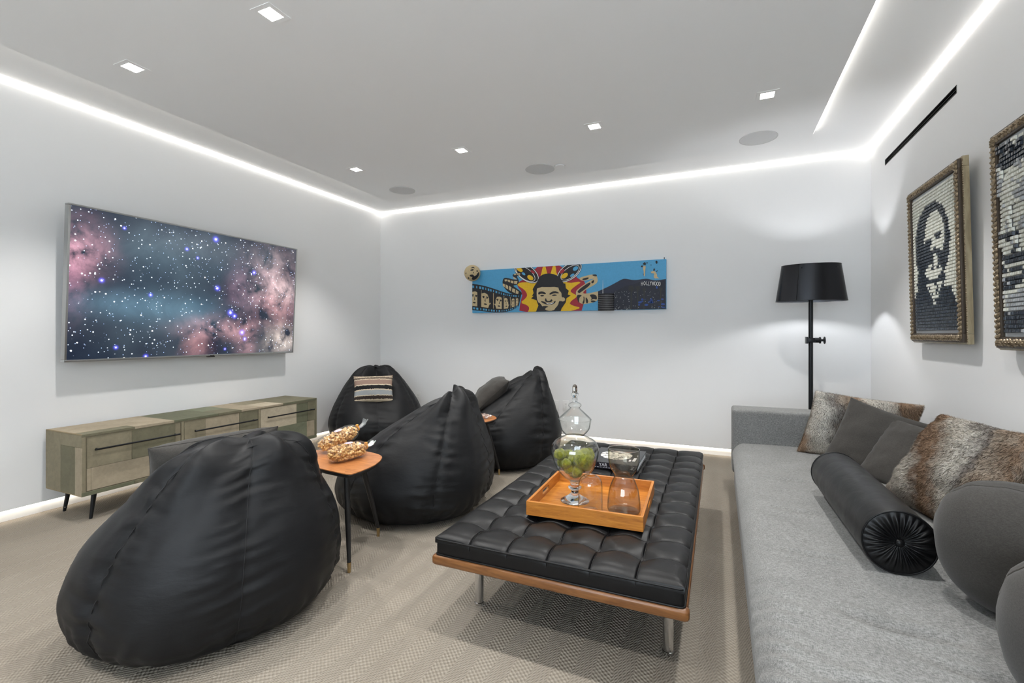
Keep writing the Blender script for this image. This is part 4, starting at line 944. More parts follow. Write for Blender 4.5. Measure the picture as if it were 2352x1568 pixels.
def popcorn_bag(label, p0, p1, lift, wd, ht, seed, tail):
    p0, p1 = Vector(p0), Vector(p1); ax = p1 - p0; L = ax.length
    t = thing('popcorn_bag', label, 'popcorn bag', (p0 + p1) / 2, math.atan2(ax.y, ax.x), 'caramel popcorn bags')
    t.rotation_euler = (0, -math.atan2(ax.z, math.hypot(ax.x, ax.y)), math.atan2(ax.y, ax.x))
    rnd = random.Random(seed); bm0 = bmesh.new(); bmesh.ops.create_icosphere(bm0, subdivisions=1, radius=1.0)
    bv = [v.co.copy() for v in bm0.verts]; bf = [[v.index for v in f.verts] for f in bm0.faces]; bm0.free()
    def inside(x, y, z): return (abs(x) / (L/2)) ** 4 + (abs(y) / (wd/2)) ** 2.6 + (abs(z - ht/2) / (ht/2)) ** 2.6
    V, F = [], []; n = 0
    while n < 430:
        x, y, z = rnd.uniform(-L/2, L/2), rnd.uniform(-wd/2, wd/2), rnd.uniform(0, ht); q_ = inside(x * 1.06, y * 1.10, ht/2 + (z - ht/2) * 1.12)
        if q_ > 1 or q_ < .22: continue
        n += 1; r = rnd.uniform(.0062, .0098); sx, sy, sz = rnd.uniform(.7, 1.2), rnd.uniform(.7, 1.2), rnd.uniform(.7, 1.1); b = len(V); ph = rnd.random() * 9
        for v in bv:
            k2 = r * (1 + .45 * fbm(v.x * 1.9 + ph, v.y * 1.9, v.z * 1.9, 2)); V.append((x + v.x * k2 * sx, y + v.y * k2 * sy, max(.0012, z + v.z * k2 * sz)))
        F += [tuple(b + i for i in f) for f in bf]
    o = pyd('popcorn', V, F, M_CORN, t, 180); o['kind'] = 'stuff'
    def film(u, v):
        a = 2 * math.pi * v; x = -L/2 * 1.08 + L * 1.10 * u; e = max(0.05, 1 - abs(2 * u - 1) ** 5 * .85)
        if u > .90: e *= max(.13, 1 - (u - .90) / .10 * .9)
        ca, sa = math.cos(a), math.sin(a); k2 = 1 + .05 * fbm(u * 9 + seed, ca * 2, sa * 2)
        return (x, wd / 2 * 1.06 * e * k2 * math.copysign(abs(ca) ** .78, ca), max(.0004, ht / 2 + ht / 2 * 1.08 * (e ** .6) * k2 * math.copysign(abs(sa) ** .78, sa)))
    fm = grid_obj('film', film, 40, 48, M_FILM, t, 180, close_v=True)
    nx, nz = L * .55, ht * .5
    obj('tie', tube(bmesh.new(), [(nx + .004, .011 * math.cos(a), nz + .011 * math.sin(a)) for a in [2*math.pi*i/14 for i in range(14)]], .0045, 7, closed=True), M_ORANGE, t, 180)
    obj('tie_tab', bevel(box(nx - .004, nx + .010, -.006, .008, nz + .010, nz + .026), .001, 1), M_ORANGE, t)
    def tl(u, v):
        w_ = .008 + .020 * u; return (nx + .006 + tail * u, (v - .5) * 2 * w_ * (.8 + .3 * math.sin(v * 17)), nz + .030 * u * u * tail / .06 + .006 * math.sin(v * 23 + u * 5))
    obj_t = grid_obj('tail', tl, 10, 16, M_CRINKLE, t, 180)
    lb = grid_obj('sticker', lambda u, v: (-.0 + .026 * (u - .5) * 2 * math.sqrt(max(0, 1 - (2*v-1)**2)), .018 * (2*v - 1) - .010, ht * 1.085 - .16 * (.018 * (2*v - 1) - .010) ** 2 / .05 + .0006), 10, 12, M_STICK, t, 180)
    return t
def mat_sticker():
    m = NT('sticker'); x, y, z = m.sep(m.tc()); s = m.math('ADD', m.math('MULTIPLY', y, 60), m.math('MULTIPLY', x, 18)); f = m.math('FRACT', m.math('ADD', s, m.math('SINE', m.math('MULTIPLY', x, 150))))
    m.base(m.ramp(f, [(0, (.70, .60, .35)), (.35, (.75, .18, .38)), (.55, (.80, .80, .82)), (.75, (.03, .12, .50))], 'CONSTANT')); m.set(Roughness=.3); return m.m
M_STICK = mat_sticker()
pa, pb = onz(757, 1066, TT), onz(836, 1044, TT); pa.z = pb.z = TT + .0008
popcorn_bag('caramel popcorn bag lying flat in front on the walnut side table', pa, pb, 0, .115, .085, 3, .05)
pa, pb = onz(744, 1045, TT), onz(833, 1022, TT); d_ = (pb - pa).normalized(); s_ = Vector((-d_.y, d_.x, 0)); pa = pa + s_ * .030; pb = pb + s_ * .040; pb = pa + (pb - pa).normalized() * .27; pa.z = TT + .0012; pb.z = TT + .055
popcorn_bag('caramel popcorn bag propped up behind the other bag on the side table', pa, pb, 0, .112, .085, 8, .07)
# crumpled clear wrapper on the second table
wr_ = onz(1092, 957, TT + .02)
t = thing('crumpled_wrapper', 'crumpled clear plastic wrapper on the half hidden side table', 'wrapper', (-1.80, 3.425, TT), math.radians(15))
def wf(u, v):
    a = 2 * math.pi * v; r = .020 * (1 + .35 * fbm(u * 12, math.cos(a) * 1.5, math.sin(a) * 1.5)) * (1 + .25 * math.sin(u * 19)) * (1 - .8 * abs(2*u - 1) ** 8)
    return (-.11 + .22 * u, r * 1.3 * math.cos(a), .022 + max(-.0213, r * math.sin(a)))
grid_obj('film', wf, 48, 24, M_CRINKLE, t, 50, close_v=True)
grid_obj('paper', lambda u, v: (-.08 + .13 * u, .014 * math.cos(2*math.pi*v), .018 + .011 * math.sin(2*math.pi*v) * (1 + .1 * math.sin(9*u))), 8, 12, plain('peach_paper', (.75, .50, .38), .6), t, 180, close_v=True)
# ------------------------------------------------------------------ key-cap portraits in gilt frames
def mat_gilt():
    m = NT('antique_gilt'); n = m.noise(m.tc(), 90, 4, .6); m.base(m.ramp(n, [(.3, (.10, .07, .045)), (.5, (.34, .265, .175)), (.75, (.62, .52, .38))])); m.set(Roughness=.36, Metallic=.65); m.bump(n, .35, .003); return m.m
M_GILT = mat_gilt(); M_GILTDARK = plain('gilt_ground', (.060, .042, .028), .5, .3); M_GILTFLAT = mat_wood('aged_brass_side', [(.3, (.20, .155, .090)), (.55, (.33, .27, .165)), (.8, (.42, .37, .25))], (6, 6, 1.2), .4)
M_MAT = plain('grey_mat_board', (.42, .44, .46), .6)
def mat_key(name, a, b):
    m = NT(name); oi = m.node('ObjectInfo'); n = m.noise(m.tc('Generated'), 3, 1); m.base(m.mix(oi.outputs['Random'], a, b)); m.set(Roughness=.30); m.b.inputs['Specular IOR Level'].default_value = .35; return m.m
M_KEYD = mat_key('dark_keycaps', (.004, .007, .014), (.010, .019, .036)); M_KEYL = mat_key('pale_keycaps', (.58, .58, .51), (.72, .72, .65)); M_KEYG = mat_key('grey_keycaps', (.30, .31, .32), (.42, .44, .46))
PIT = .0191
def key_geo(ox=0., y=0., z=0.):
    b, t_, h = .0089, .0066, .0095
    V = [(ox, y - b, z - b), (ox, y + b, z - b), (ox, y + b, z + b), (ox, y - b, z + b), (ox - h, y - t_, z - t_ + .0008), (ox - h, y + t_, z - t_ + .0008), (ox - h + .001, y + t_, z + t_), (ox - h + .001, y - t_, z + t_)]
    return V, [(0, 1, 2, 3), (7, 6, 5, 4), (1, 0, 4, 5), (2, 1, 5, 6), (3, 2, 6, 7), (0, 3, 7, 4)]
KEYME = []
for m_ in (M_KEYD, M_KEYL, M_KEYG):
    V, F = key_geo(); me = bpy.data.meshes.new('key'); me.from_pydata(V, [], F); me.materials.append(m_); me.update(); KEYME.append(me)
def el(u, v, cu, cv, ru, rv): return ((u - cu) / ru) ** 2 + ((v - cv) / rv) ** 2 < 1
def pattern_a(u, v, r):
    d = False
    if el(u, v, .47, .62, .42, .30): d = True
    if el(u, v, .54, .66, .235, .185): d = False
    if v < .30 and abs(u - .47) < .52 - .9 * max(0, v - .18): d = True
    if .20 < v < .45 and el(u, v, .42, .36, .34, .16): d = True
    if el(u, v, .52, .515, .22, .055) or el(u, v, .36, .50, .12, .16): d = True
    if el(u, v, .40, .635, .085, .022) or el(u, v, .64, .665, .085, .022): d = True      # brows and eyes
    if el(u, v, .55, .57, .05, .02): d = True
    if el(u, v, .50, .42, .20, .055) and not el(u, v, .55, .45, .10, .025): d = False
    if el(u, v, .56, .49, .045, .06): d = False
    if .19 < v < .33 and abs(u - .52) < .16 * (v - .17) / .14: d = (r > .8)
    if v < .17: d = True
    return (0 if d else 1), 0.0
def pattern_b(u, v, r):
    n = fbm(u * 3.3, v * 4.1, 5.5)
    if v > .86 - .25 * max(0, u - .35): k = 0 if n > -.25 + .5 * (u > .5) else 1
    elif v > .52: k = 1 if n > -.18 else 2
    elif v > .40: k = 0 if n > -.3 else 1
    elif v > .30: k = 1 if (int(v * 43) % 4 > 1) != (n > .2) else 0
    elif v > .22: k = 0 if n > -.05 else 1
    elif v > .11: k = 1 if n > -.3 else 2
    else: k = 0
    if el(u, v, .72, .48, .30, .16): k = 0
    if r > .95: k = 2
    return k, (.010 if (v > .4 and fbm(u * 5, v * 6, 9.1) > .1) else 0.0) + .003 * r
def portrait(label, y_near, y_far, z0, z1, pat, seed, show):
    W, Hh = y_far - y_near, z1 - z0; yc = (y_near + y_far) / 2
    t = thing('framed_portrait', label, 'wall art', (XR - .022, yc, z0)); t.rotation_euler = (0, -math.radians(1.3), 0)
    fx = -.050                                                            # front of the frame
    # outer flat moulding, then the ornate inner moulding
    def ring(name, w0, h0, w1, h1, x0, x1, mat, bev=.003):
        for (a0, a1, b0, b1) in ((-w0, w0, h0[0], h1[0]), (-w0, w0, h1[1], h0[1])):
            obj(name, bevel(box(x0, x1, a0, a1, b0, b1), bev, 2), mat, t)
        for s in (-1, 1): obj(name, bevel(box(x0, x1, *sorted((s * w0, s * w1)), h1[0] + .0004, h1[1] - .0004), bev, 2), mat, t)
    ring('outer_moulding', W/2, (0, Hh), W/2 - .055, (.055, Hh - .055), -.028, -.001, M_GILTFLAT)
    ring('inner_moulding', W/2 - .010, (.010, Hh - .010), W/2 - .060, (.060, Hh - .060), fx + .006, -.0285, M_GILTDARK)
    obj('mat_board', box(fx + .018, fx + .021, -W/2 + .061, W/2 - .061, .061, Hh - .061), M_MAT, t, 0)
    # carved leaves and bead row
    rnd = random.Random(seed); V, F = [], []
    def leaf(y, z, a, L, w, hgt):
        b = len(V); ca, sa = math.cos(a), math.sin(a); n = 6
        for i in range(n + 1):
            s = i / n; ww = w * math.sin(math.pi * min(.97, s * .9 + .08)) ** .8
            for q_, hh in ((-1, .0), (0, hgt * math.sin(math.pi * (s * .8 + .15))), (1, .0)):
                l_, c_ = (s - .5) * L, q_ * ww
                V.append((fx + .006 - hh - .0004, y + l_ * ca - c_ * sa, z + l_ * sa + c_ * ca))
        for i in range(n):
            for q_ in range(2): k0 = b + i * 3 + q_; F.append((k0, k0 + 3, k0 + 4, k0 + 1))
    cw, ch = W/2 - .034, .034
    for s in (0, 1):
        n = int(2 * cw / .024)
        for i in range(n + 1):
            y = -cw + 2 * cw * i / n; z = ch if s == 0 else Hh - ch
            leaf(y, z + .009, .6 + rnd.uniform(-.3, .3), .027, .0070, .010); leaf(y + .007, z - .009, -.6 + rnd.uniform(-.3, .3), .027, .0070, .010); leaf(y, z, 1.57 + rnd.uniform(-.4, .4), .016, .005, .012)
        n = int((Hh - 2 * ch) / .024)
        for i in range(n + 1):
            z = ch + (Hh - 2 * ch) * i / n; y = cw if s else -cw
            leaf(y + .009, z, .97 + rnd.uniform(-.3, .3), .027, .0070, .010); leaf(y - .009, z + .007, 2.17 + rnd.uniform(-.3, .3), .027, .0070, .010); leaf(y, z, rnd.uniform(-.4, .4), .016, .005, .012)
    o = pyd('carved_leaves', V, F, M_GILT, t, 180); o['kind'] = 'stuff'
    bm = bmesh.new()
    for i in range(int(Hh / .012)):
        z = .006 + i * .012
        for s in (-1, 1):
            bx(bm, -.0315, -.0265, s * (W/2) - .0015, s * (W/2) + .0015, z, z + .006)
    o = obj('bead_row', bm, M_GILT, t, 0); o['kind'] = 'stuff'
    # keys
    nu = int((W - .140) / PIT); nv = int((Hh - .140) / PIT); rest = ([], []), ([], []), ([], [])
    cells = []
    for i in range(nu):
        for j in range(nv):
            u, v = (i + .5) / nu, (j + .5) / nv; r = rnd.random(); k, dx = pat(u, v, r)
            # seen from the room the picture reads from the far end (+y) to the near end (-y)
            cells.append((i, j, k, dx, (.5 - u) * nu * PIT, .070 + (Hh - .140 - nv * PIT) / 2 + (j + .5) * PIT))
    cells.sort(key=show)
    for q_, (i, j, k, dx, y, z) in enumerate(cells):
        x = fx + .018 - dx
        if q_ < 300:
            o = bpy.data.objects.new('key', KEYME[k]); COL.objects.link(o); o.parent = t; o.location = (x, y, z)
        else:
            V_, F_ = key_geo(x, y, z); b = len(rest[k][0]); rest[k][0].extend(V_); rest[k][1].extend([tuple(b + e for e in f) for f in F_])
    for nm, (V_, F_), m_ in zip(('dark_keys', 'pale_keys', 'grey_keys'), rest, (M_KEYD, M_KEYL, M_KEYG)):
        if V_: o = pyd(nm, V_, F_, m_, t, 0); o['kind'] = 'stuff'
    # stacked keys need a spacer so that none floats
    return t
portrait('gilt framed key-cap portrait of a long haired bearded figure', 3.205, 3.945, 1.158, 2.150, pattern_a, 3, lambda c: c[4])
portrait('gilt framed key-cap picture of unevenly stacked pale and dark caps above the large fur pillow', 2.165, 2.905, 1.140, 2.135, pattern_b, 5, lambda c: -c[4])

# ------------------------------------------------------------------ long painting
PXc0, PXc1, PZ0, PZ1 = -2.763, -.494, 1.473, 1.990
PYF = 5.078
pnt = thing('long_painting', 'long panoramic painting of a grinning man between film strips and a night city', 'painting', ((PXc0 + PXc1) / 2, YB, PZ0))
pxo = (PXc0 + PXc1) / 2
def print_mat(name, c, var=.12):
    m = NT(name); n = m.noise(m.tc(), 55, 3); m.base(m.mix(n, tuple(v * (1 - var) for v in c), tuple(min(1, v * (1 + var)) for v in c))); m.set(Roughness=.6); return m.m
I_BLUE = print_mat('paint_blue', (.085, .36, .62), .10); I_RED = print_mat('paint_red', (.36, .022, .038)); I_YEL = print_mat('paint_yellow', (.78, .48, .012)); I_BLK = print_mat('paint_black', (.014, .014, .018)); I_NAVY = print_mat('paint_navy', (.020, .024, .048))
I_TAN = print_mat('paint_tan', (.56, .44, .25)); I_WHT = print_mat('paint_white', (.80, .80, .78)); I_CITY = print_mat('paint_city', (.013, .017, .032), .4); I_BLU2 = print_mat('paint_city_blue', (.02, .07, .30), .5); I_DIM = print_mat('paint_palm', (.030, .030, .028))
obj('canvas', bevel(box(PXc0 - pxo, PXc1 - pxo, PYF - YB, -.001, 0, PZ1 - PZ0), .002, 1), I_BLUE, pnt)
def qL(x, y): p = ony(1080 + x / 9.046, 580 + y / 9.046, PYF); return (p.x - pxo, p.z - PZ0)
def qR(x, y): p = ony(1310 + x / 10.009, 580 + y / 10.009, PYF); return (p.x - pxo, p.z - PZ0)
XA, XB_, ZA, ZB = PXc0 - pxo + .001, PXc1 - pxo - .001, .001, PZ1 - PZ0 - .001
def clip(P):
    def cut(P, f, g):
        R = []
        for i in range(len(P)):
            a, b = P[i - 1], P[i]; fa, fb = f(a), f(b)
            if (fa >= 0) != (fb >= 0): t_ = fa / (fa - fb); R.append((a[0] + (b[0] - a[0]) * t_, a[1] + (b[1] - a[1]) * t_))
            if fb >= 0: R.append(b)
        return R
    for f in (lambda p: p[0] - XA, lambda p: XB_ - p[0], lambda p: p[1] - ZA, lambda p: ZB - p[1]):
        P = cut(P, f, None)
        if not P: return P
    return P
LAY = [0]
def shape(name, polys, mat, q=qL, lay=None, parent=None, raw=False, depth=.0004):
    """flat painted shapes, one mesh per motif, each motif a hair above the one below"""
    if lay is None: LAY[0] += 1; lay = LAY[0]
    bm = bmesh.new(); y0 = PYF - YB - .0002 - lay * .0003
    for P in polys:
        P2 = clip([p if raw else q(*p) for p in P])
        if len(P2) < 3: continue
        tri = tessellate_polygon([[Vector((a, b, 0)) for a, b in P2]])
        va = [bm.verts.new((a, y0, b)) for a, b in P2]
        for t_ in tri:
            try: bm.faces.new([va[i] for i in t_])
            except ValueError: pass
    o = bpy.data.objects.new(name, bpy.data.meshes.new(name)); bmesh.ops.recalc_face_normals(bm, faces=bm.faces)
    for f in bm.faces:
        if f.normal.y > 0: f.normal_flip()
    bm.to_mesh(o.data); bm.free(); o.data.materials.append(mat); COL.objects.link(o); o.parent = parent or pnt; return o
def smooth2(P, n=2): return [(v.x, v.y) for v in smooth_loop([Vector((a, b, 0)) for a, b in P], n)]
def ellipse(cx, cy, rx, ry, a=0, n=28): return [(cx + rx * math.cos(t) * math.cos(a) - ry * math.sin(t) * math.sin(a), cy + rx * math.cos(t) * math.sin(a) + ry * math.sin(t) * math.cos(a)) for t in [2 * math.pi * i / n for i in range(n)]]
def band(pts, w):
    L, R = [], []
    for i, p in enumerate(pts):
        a, b = pts[max(0, i - 1)], pts[min(len(pts) - 1, i + 1)]; dx, dy = b[0] - a[0], b[1] - a[1]; l = math.hypot(dx, dy) or 1; ww = w[i] if isinstance(w, list) else w
        L.append((p[0] - dy / l * ww / 2, p[1] + dx / l * ww / 2)); R.append((p[0] + dy / l * ww / 2, p[1] - dx / l * ww / 2))
    return L + R[::-1]
def bez(P, n=14):
    out = []
    for i in range(len(P) - 1):
        Q = [P[max(0, min(len(P) - 1, i + k))] for k in (-1, 0, 1, 2)]
        for s in range(n):
            f = s / n; out.append(tuple(.5 * ((2*Q[1][k]) + (-Q[0][k]+Q[2][k])*f + (2*Q[0][k]-5*Q[1][k]+4*Q[2][k]-Q[3][k])*f*f + (-Q[0][k]+3*Q[1][k]-3*Q[2][k]+Q[3][k])*f**3) for k in (0, 1)))
    return out + [P[-1]]
# sunburst
shape('red_burst', [smooth2([(1015, 1260), (1040, 1040), (1095, 840), (965, 680), (1000, 610), (1140, 545), (1270, 420), (1440, 250), (1820, 240), (2010, 380), (2140, 440), (2265, 560), (2400, 600), (2420, 900), (2360, 1050), (2300, 1260)], 1)], I_RED)
shape('yellow_burst', [smooth2([(1175, 1270), (1235, 1160), (1190, 1090), (1035, 1040), (1165, 940), (1190, 870), (1130, 770), (965, 670), (1000, 622), (1320, 610), (1190, 560), (1140, 500), (1300, 560), (1420, 560), (1470, 470), (1505, 300), (1550, 230), (1610, 470), (1660, 470), (1730, 240), (1770, 250), (1800, 470), (1900, 560), (2060, 430), (1985, 560), (2020, 640), (2340, 590), (2150, 720), (2070, 800), (2140, 850), (2240, 900), (2050, 1040), (2120, 1100), (2320, 1145), (2100, 1210), (1870, 1260)], 1)], I_YEL)
# film reels behind the hat
shape('film_reel', [ellipse(1170, 420, 300, 165, .62)], I_BLK); shape('film_reel', [ellipse(2060, 400, 300, 165, -.62)], I_BLK, lay=LAY[0])
shape('reel_rim', [band(ellipse(1170, 420, 285, 150, .62) + ellipse(1170, 420, 285, 150, .62)[:1], 14), band(ellipse(1150, 440, 230, 110, .62) + ellipse(1150, 440, 230, 110, .62)[:1], 10), band(ellipse(2060, 400, 285, 150, -.62) + ellipse(2060, 400, 285, 150, -.62)[:1], 14), band(ellipse(2075, 415, 225, 105, -.62) + ellipse(2075, 415, 225, 105, -.62)[:1], 10)], I_WHT)
shape('reel_opening', [ellipse(1030, 350, 70, 40, .6), ellipse(1250, 520, 70, 45, .6), ellipse(1960, 480, 80, 45, -.6)], I_YEL)
shape('reel_opening', [ellipse(1300, 400, 50, 26, .6), ellipse(1910, 390, 60, 36, -.7)], I_RED)
shape('reel_opening', [ellipse(1110, 440, 42, 24, .6), ellipse(2190, 330, 60, 40, -.6), ellipse(2120, 470, 50, 26, -.6)], I_BLUE)
# film strip on the left
up = bez([(-10, 640), (250, 680), (480, 745), (700, 820), (860, 860), (1060, 880)]); lo = bez([(-10, 1185), (250, 1215), (480, 1240), (700, 1236), (880, 1190), (1010, 1110)])
shape('film_strip', [up + lo[::-1]], I_BLK)
def lerp(a, b, t): return (a[0] + (b[0] - a[0]) * t, a[1] + (b[1] - a[1]) * t)
def strip_q(t0, t1, a, b):
    n = len(up) - 1
    f = lambda t: (up[int(t * n)], lo[int(t * n)])
    return [lerp(*f(t0), a), lerp(*f(t1), a), lerp(*f(t1), b), lerp(*f(t0), b)]
shape('film_frame', [strip_q(a, b, .19, .84) for a, b in ((.01, .14), (.19, .36), (.41, .57), (.61, .73), (.77, .86), (.89, .96))], I_TAN)
shape('film_hole', [strip_q(t, t + .022, .06, .15) for t in [.02 + .048 * i for i in range(20)]] + [strip_q(t, t + .022, .89, .965) for t in [.03 + .048 * i for i in range(20)]], I_BLUE)
def film_face(t0, t1, flip):
    n = len(up) - 1
    def mp(u, v):
        if flip: u = 1 - u
        t = t0 + (t1 - t0) * u; f = t * n; i0 = min(int(f), n - 1); f -= i0
        a, b = lerp(up[i0], up[i0 + 1], f), lerp(lo[i0], lo[i0 + 1], f); return lerp(a, b, .19 + .65 * v)
    parts = [[(0, 0), (1, 0), (1, .20), (.7, .12), (.38, .18), (.22, .40), (.20, .66), (.10, .74), (0, .6)], ellipse(.42, .36, .13, .045, -.1, 12), ellipse(.80, .37, .12, .045, .1, 12), [(.60, .40), (.70, .62), (.56, .66), (.60, .60)], ellipse(.60, .80, .17, .045, 0, 12), [(0, .72), (.18, .78), (.30, 1), (0, 1)], ellipse(.43, .43, .07, .03, 0, 10), ellipse(.79, .43, .07, .03, 0, 10)]
    return [[mp(*q_) for q_ in P] for P in parts]
shape('frame_face', sum([film_face(a, b, k_ % 2) for k_, (a, b) in enumerate(((.01, .14), (.19, .36), (.41, .57), (.61, .73), (.77, .86), (.89, .96)))], []), I_BLK)
# curling second strip
shape('film_strip', [smooth2([(665, 640), (690, 530), (760, 520), (900, 560), (1010, 560), (880, 500), (890, 440), (1050, 420), (1060, 470), (960, 480), (1020, 580), (1000, 670), (880, 680), (960, 740), (1085, 830), (1060, 900), (900, 880), (740, 780)], 2)], I_BLK)
shape('film_frame', [[(715, 560), (760, 555), (770, 590), (725, 600)], [(775, 560), (830, 570), (835, 620), (785, 600)], [(845, 580), (900, 590), (900, 640), (850, 630)], [(915, 590), (985, 590), (975, 655), (915, 650)], [(680, 640), (725, 660), (720, 720), (680, 690)], [(740, 660), (790, 690), (790, 760), (735, 735)], [(810, 690), (860, 720), (850, 800), (805, 770)], [(880, 740), (940, 760), (930, 840), (870, 810)], [(955, 770), (1010, 810), (1000, 860), (945, 850)], [(910, 440), (960, 435), (960, 465), (915, 470)], [(975, 432), (1040, 430), (1040, 462), (975, 464)], [(900, 500), (950, 530), (960, 560), (905, 545)]], I_TAN)
# right hand ribbon of faces
shape('film_ribbon', [smooth2([(120, 900), (190, 820), (460, 640), (560, 600), (470, 610), (290, 660), (190, 600), (260, 560), (490, 500), (600, 500), (640, 640), (600, 720), (300, 880), (300, 960), (640, 890), (1010, 800), (1050, 830), (960, 930), (640, 960), (640, 1110), (440, 1170), (240, 1190), (150, 1050)], 2)], I_TAN, qR)
shape('frame_face', [smooth2(P) for P in ([(490, 510), (600, 495), (620, 550), (540, 540)], [(270, 600), (430, 560), (420, 610), (290, 640)], [(150, 880), (460, 660), (470, 740), (260, 900), (200, 940)], [(150, 960), (290, 980), (200, 1030), (210, 1180), (160, 1080)], [(300, 1000), (330, 1020), (330, 1170), (270, 1180), (310, 1080)], [(350, 1000), (420, 1100), (400, 1170), (360, 1160)], [(430, 960), (600, 960), (620, 1090), (530, 1060), (460, 1110), (500, 1050)], [(480, 1090), (600, 1110), (560, 1140), (470, 1140)], [(480, 660), (560, 620), (540, 700), (490, 710)], [(880, 830), (1000, 810), (960, 850)])], I_BLK, qR)
# hair, hat and face of the man
shape('hair', [[(1370, 640), (1300, 760), (1320, 840), (1285, 900), (1320, 900), (1270, 950), (1380, 990), (1420, 1100), (1360, 1250), (1870, 1260), (1900, 1160), (1990, 1030), (2000, 950), (2090, 890), (2030, 870), (2050, 790), (1990, 740), (1980, 640)]], I_BLK)
shape('face', [smooth2([(1395, 712), (1830, 705), (1850, 790), (1900, 830), (1900, 930), (1960, 930), (1980, 990), (1930, 1020), (1880, 1000), (1850, 1090), (1770, 1180), (1670, 1215), (1560, 1190), (1490, 1100), (1400, 1020), (1380, 850)], 1)], I_TAN)
shape('hat', [smooth2([(1345, 700), (1400, 590), (1440, 500), (1530, 445), (1650, 430), (1770, 455), (1870, 520), (1920, 600), (1985, 700), (1700, 716), (1500, 716)], 1)], I_BLK)
shape('features', [smooth2(P, 1) for P in ([(1415, 820), (1500, 800), (1580, 840), (1570, 870), (1480, 850), (1420, 880)], [(1640, 850), (1750, 790), (1850, 830), (1840, 850), (1750, 840), (1660, 880)], [(1450, 890), (1510, 870), (1550, 900), (1480, 915)], [(1690, 880), (1770, 865), (1820, 890), (1720, 905)], [(1575, 930), (1545, 1000), (1590, 1030), (1680, 1030), (1720, 1000), (1690, 960), (1660, 1005), (1600, 1005)],
    [(1450, 1010), (1530, 1010), (1600, 1050), (1700, 1045), (1790, 990), (1760, 1060), (1680, 1085), (1570, 1080)], [(1500, 1110), (1590, 1105), (1640, 1130), (1580, 1140), (1550, 1190), (1490, 1130)], [(1850, 1000), (1900, 1010), (1860, 1110), (1780, 1190), (1740, 1190), (1830, 1090)], [(1400, 1020), (1470, 1060), (1530, 1180), (1450, 1150)])], I_BLK)
shape('teeth', [band(bez([(1590, 1058), (1660, 1066), (1740, 1040)]), 14)], I_WHT)
# hills and city
shape('hills', [bez([(640, 890), (860, 790), (1050, 690), (1180, 620), (1270, 603), (1480, 630), (1740, 602), (1900, 630), (2000, 635), (2210, 605)]) + [(2230, 1320), (640, 1330)]], I_NAVY, qR)
shape('city_slope', [bez([(1000, 900), (1110, 850), (1300, 760), (1480, 720), (1640, 660), (1800, 680), (2220, 640)]) + [(2230, 1320), (1000, 1330)]], I_CITY, qR)
rc = random.Random(4)
shape('city_glow', [ellipse(rc.uniform(1550, 2180), rc.uniform(1050, 1290), rc.uniform(20, 60), rc.uniform(10, 26)) for _ in range(14)] + [[(1970, 770), (2010, 780), (2005, 830), (1970, 825)], [(1850, 1050), (1875, 1050), (1870, 1160), (1850, 1160)]], I_BLU2, qR)
shape('city_lights', [[(x, y), (x + s, y), (x + s, y + s), (x, y + s)] for x, y, s in [(rc.uniform(1010, 1380) if rc.random() < .55 else rc.uniform(1420, 2160), 1310 - 420 * rc.random() ** 1.7, rc.uniform(5, 10)) for _ in range(120)]], I_WHT, qR)
for i, (cx, cy, r) in enumerate(((1405, 830, 95), (1555, 820, 85), (1700, 850, 60), (2080, 840, 60))):
    pal = [[(cx, cy), (cx + r * .5 * math.cos(a + .22), cy + r * .5 * math.sin(a + .22) - r * .1), (cx + r * math.cos(a), cy + r * math.sin(a) + r * .15), (cx + r * .5 * math.cos(a - .22), cy + r * .5 * math.sin(a - .22) - r * .1)] for a in [2 * math.pi * k_ / 11 + i for k_ in range(11)]] + [[(cx - 12, cy), (cx + 12, cy), (cx + 8, 1318), (cx - 20, 1318)]]
    shape('palm_tree', pal, I_DIM, qR)
shape('sky_figure', [smooth2(P, 1) for P in ([(1680, 300), (1740, 310), (1730, 360), (1720, 480), (1715, 550), (1690, 540), (1690, 420), (1670, 380)], [(1920, 420), (1960, 440), (2000, 520), (1990, 550), (2060, 600), (1990, 590), (1940, 600), (1915, 540), (1940, 480), (1860, 480), (1850, 440)])], I_TAN, qR)
shape('figure_shading', [smooth2(P, 1) for P in ([(1660, 260), (1720, 210), (1750, 280), (1700, 290)], [(1630, 300), (1680, 300), (1660, 340), (1625, 335)], [(1930, 350), (1955, 400), (1920, 430), (1905, 400)], [(1950, 200), (2000, 180), (2010, 240), (1980, 270)], [(1830, 280), (1880, 280), (1860, 300)], [(1740, 230), (1790, 225), (1770, 260)], [(1970, 430), (2020, 400), (1990, 450)], [(1680, 460), (1690, 520), (1675, 530)])], I_BLK, qR)
# raised letters on the hill
for ch, x, dy in zip('HOLLYWOOD', (1650, 1710, 1765, 1808, 1850, 1905, 1958, 2008, 2056), (8, -2, -4, 2, 0, 6, 4, 8, 10)):
    a = qR(x, 714 + dy); text_mesh('letter', ch, .060, I_WHT, pnt, Matrix.Translation((a[0], PYF - YB - .012, a[1])) @ Matrix.Rotation(math.pi / 2, 4, 'X') @ Matrix.Diagonal((.46, 1, 1, 1)), .002)
